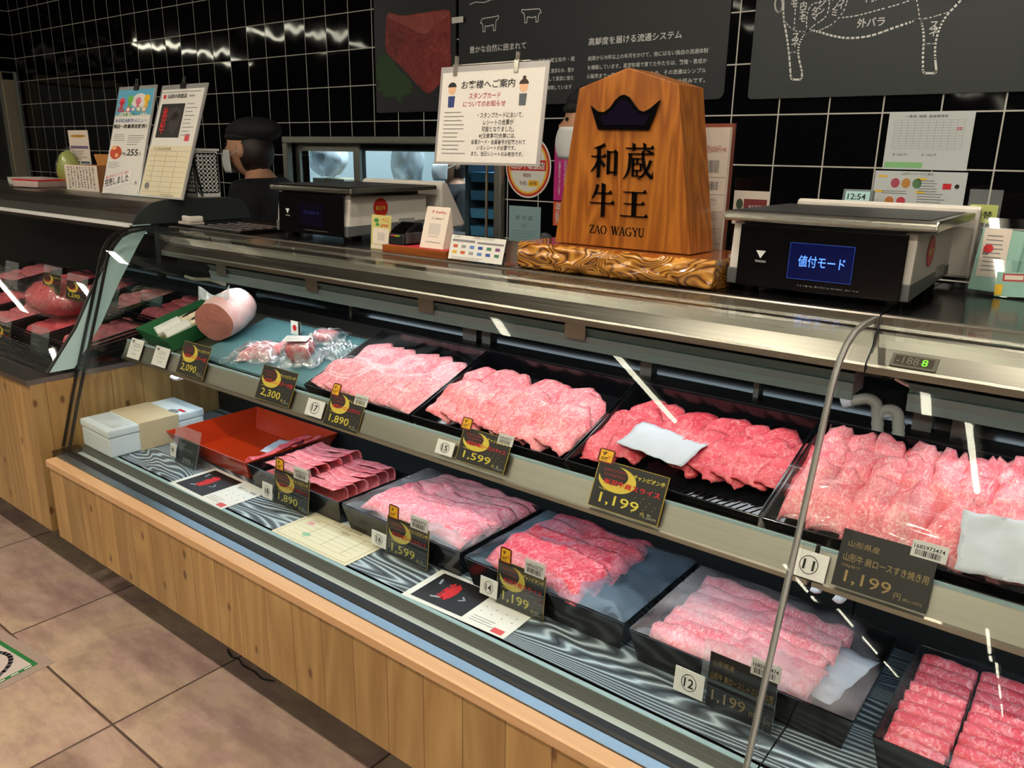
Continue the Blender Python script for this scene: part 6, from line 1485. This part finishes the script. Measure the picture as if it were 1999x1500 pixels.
y2 = 1.78; a = OY(1886, 420, y2); b = OY(1960, 372, y2)
nh = thing('note_holder', 'clear holder with a yellow-green handwritten note behind the mint slips', 'note', M=frame(Vector((a.x, y2, CT + .0005)), (1, 0, 0), (0, 0, 1)))
w, h = b.x - a.x, b.z - CT
mesh('acrylic', MB().box((0, 0, -.003), (w, h, 0)), HAZYAC, nh); mesh('foot', MB().box((0, 0, -.03), (w, .0015, .02)), ACRYL, nh)
n = mesh('note', MB().box((.004, h - .062, .0004), (.052, h - .028, .0012)), plain('note_lime', (196, 208, 120), .6), nh); lettering(n, INK, [('振替', .012, h - .053, .016, {'w': .032, 'b': .01})], .0016)
# dark tag holder and cable left of the wooden base
a = OY(1052, 468, 1.60)
hd = thing('tag_holder', 'small dark grey plastic holder behind the left end of the wooden base', 'holder', (a.x, 1.60, CT))
mesh('slab', MB().prism([(0, 0), (.05, 0), (.062, .03), (.03, .036), (.022, .05), (.006, .055)], 0, .02, axis='Y'), plain('holder_grey', (70, 74, 80), .5), hd, bevel=.002)
cbp = [OZ(840, 452, CT + .004), OZ(868, 447, CT + .012), OZ(890, 447, CT + .012), OZ(930, 452, CT + .004), OZ(948, 458, CT + .004)]
tag(mesh('power_cable', MB().tube(spline([(p.x, max(1.5, min(1.78, p.y)), p.z) for p in cbp], 6), .003, 8), BLACK, None, smooth=True), 'black cable looping behind the left scale', 'cable')
# ---- hoses and cables inside the cases
HOSE = plain('hose_cream', (188, 184, 168), .5); CABW = plain('cable_white', (226, 228, 230), .4)
def hose(par, pts, r, name='hose', mat=HOSE, corr=False):
    sp = spline(pts, 10); rr = [r * (1 + (.12 if corr and i % 2 else 0)) for i in range(len(sp))]
    mesh(name, MB().tube(sp, rr, 10), mat, par, smooth=True, world=True)
yh = 1.52
def hp(px, py, y=yh): p = OY(px, py, y); return (p.x, p.y, p.z)
hose(case2, [hp(1652, 784), hp(1668, 782), hp(1692, 779), hp(1708, 786), hp(1713, 806), hp(1712, 880)], .010, corr=True)
hose(case2, [hp(1722, 806), hp(1735, 800), hp(1750, 806), hp(1754, 830), hp(1752, 884)], .010, corr=True)
hose(case2, [hp(1646, 786), hp(1656, 783), hp(1664, 782)], .013, 'connector', CABW); hose(case2, [hp(1720, 806), hp(1735, 808), hp(1746, 800)], .009, 'connector', CABW)
hose(case2, [hp(1748, 738, 1.4), hp(1775, 752, 1.4), hp(1800, 758, 1.4), hp(1815, 748, 1.4)], .004, 'cable', CABW)
hose(case1, [OY(1585, 1146, 1.3), OY(1592, 1150, 1.3), OY(1600, 1149, 1.3)], .008, 'connector', CABW); hose(case1, [OY(1630, 1164, 1.3), OY(1638, 1170, 1.3), OY(1646, 1164, 1.3)], .008, 'connector', CABW)
hose(case1, [hp(335, 736, 1.2), hp(345, 740, 1.2), hp(356, 737, 1.2)], .006, 'connector', CABW)
hose(case1, [hp(362, 540, 1.42), hp(380, 545, 1.42), hp(410, 546, 1.42), hp(440, 556, 1.42)], .006, 'lamp_cable', HOSE)
# ================================================================== left case contents
WIRE = plain('basket_black', (18, 18, 19), .35)
LDZ = .7225
def lcpt(px, py, z=LDZ): return OZ(px, py, z)
def crate(label, x, y, w, d, z=LDZ, group='black slatted trays in the left case', rise=.03):
    t = thing('slatted_tray', label, 'tray', M=Matrix.Translation((x, y, z)) @ Matrix.Rotation(.16, 4, 'X'), group=group)
    mb = MB().box((0, 0, 0), (w, d, .004))
    for k in range(4):
        zz = .012 + k * .011
        mb.box((0, 0, zz), (w, .003, zz + .006)).box((0, d - .003, zz), (w, d, zz + .006)).box((0, 0, zz), (.003, d, zz + .006)).box((w - .003, 0, zz), (w, d, zz + .006))
    for px_ in (0, w - .004):
        for py_ in (0, d - .004): mb.box((px_, py_, 0), (px_ + .004, py_ + .004, .052))
    mesh('slats', mb, WIRE, t); return t
rows = [(-2.78, .24), (-3.06, .26), (-3.36, .28), (-3.70, .32), (-4.05, .33)]
for i, (x, w) in enumerate(rows):
    for j, (y, z) in enumerate(((1.07, LDZ), (1.34, LDZ + .05))):
        lab = '%s black slatted tray from the right, %s row of the left case' % (ORD[i], ('front', 'rear')[j])
        t = crate(lab, x, y, w, .23, z + .001)
        for k in range(4):
            ky = .03 + .05 * k
            slice_(t.matrix_basis @ Matrix.Translation((w * .5, ky, .008)), drape(w * .78, .075, .03, 700 + i * 20 + j * 9 + k, .006, 14, 8), (M_DEEP, M_RED, M_ROLL)[(i + j) % 3], 'red meat slice, %s from front, %s tray from right, %s row, left case' % (ORD[k], ORD[i], ('front', 'rear')[j]), 'meat in the left case', Vector((0, 0, 0)))
film_l = film_mat('left_film', .25, (190, 160, 156), 9, .4, .7, .1)
dome = thing('film_bundle', 'large film wrapped meat bundle at the left edge of the left case', 'meat pack', (-2.98, 1.21, LDZ + .105))
mesh('meat', MB().ball((0, 0, .03), (.15, .09, .06), 20, 12, fn=lump(31, .1)), M_DEEP, dome, smooth=True); mesh('wrap', MB().ball((0, 0, .03), (.165, .1, .072), 26, 14, fn=lump(33, .16)), film_l, dome, smooth=True)
def left_card(label, bl, tl, br, kind, y):
    O = OY(bl[0], bl[1], y)
    t, w, h = card3('price_card', label, 'price card', O, tl, br, .0018, HAZYAC, part='clear_holder', lean=.2)
    mesh('holder_foot', MB().box((O.x, O.y + .002, O.z - .0012), (O.x + w, O.y + .03, O.z + .0008)), ACRYL, t, world=True)
    if kind == 'gold': blackgold(t, w, h, h * .72, '米沢牛ステーキ', '1,590', '1,717円')
    elif kind == 'grey': darkcard(t, w, h, 0, 0, w, h * .7, (('山形牛', .1, .7, .12, .4, 0), ('切落し', .1, .5, .15, .5, .006), ('1,000', .1, .12, .24, .55, .006), ('円', .7, .12, .12, .1, 0)), CARDGREY, plain('silver_ink', (150, 156, 158), .5))
    else: lettering(t, GREYINK, [('国産牛', w * .2, h * .7, .014, {'w': w * .5}), ('ホルモン', w * .15, h * .5, .016, {'w': w * .6}), ('398円', w * .15, h * .2, .02, {'w': w * .6})], .0006)
for a in (('grey-printed clear card at the far left edge of the left case', (8, 560), (12, 508), (33, 560), 'clear', 1.20), ('black and gold card in clear holder, upper middle of the left case', (82, 568), (86, 516), (117, 577), 'gold', 1.16), ('black and gold card with pale strip, upper right in the left case', (128, 582), (132, 532), (168, 590), 'gold', 1.17), ('black and gold card cut by the left picture edge', (-14, 672), (-8, 612), (18, 682), 'gold', 1.03), ('grey 1,000 yen card by the front right corner of the left case', (58, 692), (64, 632), (92, 704), 'grey', 1.03), ('clear grey card seen through the end pane, left of the pair', (197, 592), (204, 552), (230, 598), 'grey', 1.30), ('clear grey card seen through the end pane, right of the pair', (272, 618), (280, 570), (313, 625), 'grey', 1.42)):
    left_card(*a)
# ================================================================== people
CLOTH = plain('uniform_black', (17, 17, 20), .8, bump=.3, bscale=120); SKIN = plain('skin_tone', (196, 146, 118), .55); HAIR = plain('hair_dark', (34, 22, 17), .5, bump=.5, bscale=300); MASKM = plain('mask_white', (214, 216, 216), .7)
def skinned(name, joints, edges, mat, M, parent=None, extra=None, sub=1):
    me = bpy.data.meshes.new(name); me.from_pydata([tuple(p) for p, r in joints], edges, [])
    o = bpy.data.objects.new(name, me); COL.objects.link(o)
    o.modifiers.new('s', 'SKIN'); sm = o.modifiers.new('u', 'SUBSURF'); sm.levels = sub; sm.render_levels = sub
    for i, (p, r) in enumerate(joints): me.skin_vertices[0].data[i].radius = (r, r) if not isinstance(r, tuple) else r
    me.skin_vertices[0].data[0].use_root = True
    bpy.context.view_layer.update()
    ev = o.evaluated_get(bpy.context.evaluated_depsgraph_get()); m2 = bpy.data.meshes.new_from_object(ev)
    bpy.data.objects.remove(o); bpy.data.meshes.remove(me)
    mb = MB(); mb.add([v.co.copy() for v in m2.vertices], [list(p.vertices) for p in m2.polygons]); bpy.data.meshes.remove(m2)
    if extra: extra(mb)
    return mesh(name, mb, mat, parent, smooth=True)
def person(label, pos, heading, headz, lean=.0, mask=True):
    # local frame: y forward, x right; the figure stands on the floor
    g = headz - 1.42
    P = lambda x, y, z: Vector((x, y + lean * max(0, z - .85) * .9, z + g * max(0, min(1, z / 1.3))))
    J = [(P(0, 0, .92), .12), (P(0, 0, 1.1), .125), (P(0, .0, 1.24), (.13, .09)), (P(0, .0, 1.31), .055), (P(0, .015, 1.37), .05),
         (P(.15, 0, 1.24), .05), (P(.21, .04, .99), .036), (P(.16, .24, .92), .027), (P(-.15, 0, 1.24), .05), (P(-.21, .04, .99), .036), (P(-.16, .24, .92), .027),
         (P(.09, 0, .84), .08), (P(.09, .02, .46), .055), (P(.09, -.01, .08), .038), (P(.09, .13, .035), .033), (P(-.09, 0, .84), .08), (P(-.09, .02, .46), .055), (P(-.09, -.01, .08), .038), (P(-.09, .13, .035), .033)]
    E_ = [(0, 1), (1, 2), (2, 3), (3, 4), (2, 5), (5, 6), (6, 7), (2, 8), (8, 9), (9, 10), (0, 11), (11, 12), (12, 13), (13, 14), (0, 15), (15, 16), (16, 17), (17, 18)]
    hc = P(0, .03, 1.42)
    for s, wr in ((1, 7), (-1, 10)):   # hands: palm and five fingers each
        b = len(J); w = J[wr][0]; d = Vector((-s * .25, .9, -.2)).normalized(); J.append((w + d * .05, (.026, .014))); E_.append((wr, b))
        for f in range(4):
            o = Vector((s * (.024 - .016 * f), 0, 0)); L = (.03, .036, .034, .026)[f]
            J.append((w + d * .085 + o, .009)); J.append((w + d * (.085 + L) + o + Vector((0, 0, -.012)), .0075)); E_ += [(b, len(J) - 2), (len(J) - 2, len(J) - 1)]
        J.append((w + d * .04 + Vector((-s * .035, 0, -.005)), .0095)); J.append((w + d * .07 + Vector((-s * .042, 0, -.012)), .008)); E_ += [(b, len(J) - 2), (len(J) - 2, len(J) - 1)]
    def head(mb):
        def fn(v, q):
            x, y, z = q
            if v.z < -.1: k = 1 - .32 * ((-v.z - .1) / .9); x *= k; y *= (1 - .18 * (-v.z - .1)) 
            if v.y > .75 and abs(v.x) < .28 and -.45 < v.z < .12: y += .016 * (1 - abs(v.x) / .28)
            if v.y > .5 and .05 < v.z < .3 and .2 < abs(v.x) < .6: y -= .006
            return Vector((x, y, z))
        mb.ball(hc, (.075, .095, .118), 24, 18, fn=fn)
        for s in (-1, 1): mb.ball(hc + Vector((s * .077, -.005, -.005)), (.011, .02, .032), 10, 8)
    fx, fy = math.cos(heading), math.sin(heading); sh_ = .03 + lean * .9 * .57
    M = Matrix.Translation((pos[0] - fx * sh_, pos[1] - fy * sh_, 0)) @ Matrix.Rotation(heading - PI / 2, 4, 'Z')
    o = skinned('person', J, E_, SKIN, M, extra=head); o.matrix_basis = M; tag(o, label, 'person')
    C = [(p, (r if not isinstance(r, tuple) else max(r)) + (.028 if i < 3 or i in (5, 8) else .016)) for i, (p, r) in enumerate(J[:13])]
    C = [(J[0][0], (.165, .125)), (J[1][0], (.165, .13)), (J[2][0] + Vector((0, 0, -.01)), (.165, .115)), (J[2][0] + Vector((0, .005, .055)), .075)] + [(J[5][0], .075), (J[6][0], .056), (J[7][0] - (J[7][0] - J[6][0]) * .12, .04), (J[8][0], .075), (J[9][0], .056), (J[10][0] - (J[10][0] - J[9][0]) * .12, .04)]
    skinned('shirt', C, [(0, 1), (1, 2), (2, 3), (2, 4), (4, 5), (5, 6), (2, 7), (7, 8), (8, 9)], CLOTH, M, o)
    T_ = [(J[0][0] + Vector((0, 0, -.02)), (.16, .125))] + [(J[11][0], .1), (J[12][0], .075), (J[13][0] + Vector((0, 0, .02)), .058), (J[15][0], .1), (J[16][0], .075), (J[17][0] + Vector((0, 0, .02)), .058)]
    skinned('trousers', T_, [(0, 1), (1, 2), (2, 3), (0, 4), (4, 5), (5, 6)], CLOTH, M, o)
    for s, k in ((1, 14), (-1, 18)):
        a = J[k][0]; mesh('shoe', MB().ball(Vector((a.x, a.y - .06, .038)), (.048, .13, .038), 14, 8), BLACK, o, smooth=True)
    mb = MB()
    def capfn(v, q): return q + Vector((0, -.02 * max(0, v.z) - .03 * max(0, -v.y) , .0))
    mb.ball(hc + Vector((0, -.018, .075)), (.088, .108, .058), 24, 12, fn=capfn); mb.ball(hc + Vector((0, -.004, .05)), (.083, .103, .034), 24, 10)
    mesh('cap', mb, CLOTH, o, smooth=True)
    mesh('hair', MB().ball(hc + Vector((0, -.035, -.01)), (.083, .078, .098), 20, 14, fn=lambda v, q: q * (1 + .05 * nz((v.x * 6, v.z * 6 + v.y), 1, 3))), HAIR, o, smooth=True)
    if mask:
        def mf(u, v):
            a = (u - .5) * 2.2; b = (v - .5)
            return hc + Vector((math.sin(a) * (.079 - .012 * (1 - v)), math.cos(a) * (.104 + .012 * (1 - (2 * v - 1) ** 2) * max(0, math.cos(a * 1.3))) + .002, -.095 + .085 * v + .01 * b))
        mesh('mask', MB().sheet(16, 8, mf, .002), MASKM, o, smooth=True)
        for s in (-1, 1): mesh('mask_strap', MB().tube([hc + Vector((s * .072, .05, -.03)), hc + Vector((s * .086, .0, -.005)), hc + Vector((s * .082, -.02, -.02))], .0018, 6), MASKM, o)
    for s in (-1, 1): mesh('eye', MB().ball(hc + Vector((s * .03, .083, .018)), (.011, .006, .006), 10, 8), INK, o)
    return o
c = OY(484, 291, 2.12); person('worker in black cap and white mask bending behind the left scale', (c.x, c.y), math.atan2(-.45, -.89), c.z, .18)
c = OY(1160, 246, 2.2); person('worker mostly hidden behind the wooden sign, mask showing at its edge', (c.x, c.y), math.atan2(-.5, -.86), c.z)
c = OY(880, 318, 3.62); person('masked worker in dark clothes seen through the pass-through window', (c.x, c.y), math.atan2(-.9, -.4), c.z)
# ================================================================== back room behind the window
bench = thing('work_bench', 'long steel bench in the room behind the pass-through window', 'bench', (-2.7, 3.0, 0))
mesh('top', MB().box((-1.1, -.25, .93), (-.02, .3, .96)), STEEL, bench)
for x in (-1.07, -.06):
    for y in (-.22, .26): mesh('leg', MB().box((x, y, 0), (x + .03, y + .03, .93)), STEEL2, bench)
def roombox(label, px, y, w, d, h, mat, z=None):
    p = OY(*px, y); zb = .961 if z is None else z
    t = thing('cardboard_box', label, 'box', (p.x, y, zb)); mesh('carton', MB().box((-w / 2, 0, 0), (w / 2, d, h)), mat, t, bevel=.004); mesh('tape', MB().box((-.025, -.0006, h * .55), (.025, d, h + .0006)), plain('tape_tan', (170, 150, 110), .4), t); return t
roombox('pale carton at the left in the room behind the window', (640, 345), 2.86, .26, .2, .27, plain('carton_pale', (176, 176, 160), .8))
roombox('tan carton beside the window mullion in the room behind', (715, 340), 2.9, .2, .2, .25, plain('carton_tan', (160, 150, 124), .8))
def bag(label, px, y, r, seed):
    p = OY(*px, y); t = thing('plastic_bag', label, 'bag', (p.x, y, p.z)); mesh('bag_body', MB().ball((0, 0, 0), r, 22, 14, fn=lump(seed, .25)), film_mat('room_bag', .9, (220, 232, 240), 14, .2, .6), t, smooth=True); return t
bag('white plastic bag bulging over the pale carton', (640, 312), 2.92, (.13, .08, .09), 41); bag('hanging white plastic bag in the right window pane', (795, 318), 3.2, (.1, .07, .16), 43)
rk = thing('tray_rack', 'rack of light blue trays at the right of the pass-through window', 'rack', (OY(945, 380, 3.0).x, 3.0, 0))
mesh('frame', MB().box((-.12, .3, 0), (.16, .32, 1.5)).box((-.12, 0, 0), (-.1, .3, 1.5)).box((.14, 0, 0), (.16, .3, 1.5)), plain('rack_grey', (70, 84, 92), .5), rk)
for k in range(5): mesh('blue_tray', MB().prism([(-.09, 0), (.13, 0), (.137, .045), (-.098, .045)], .01, .29, axis='Y').add([], []), plain('tray_blue', (84, 150, 196), .4), rk).location = (0, 0, .90 + .085 * k)
flush_text()
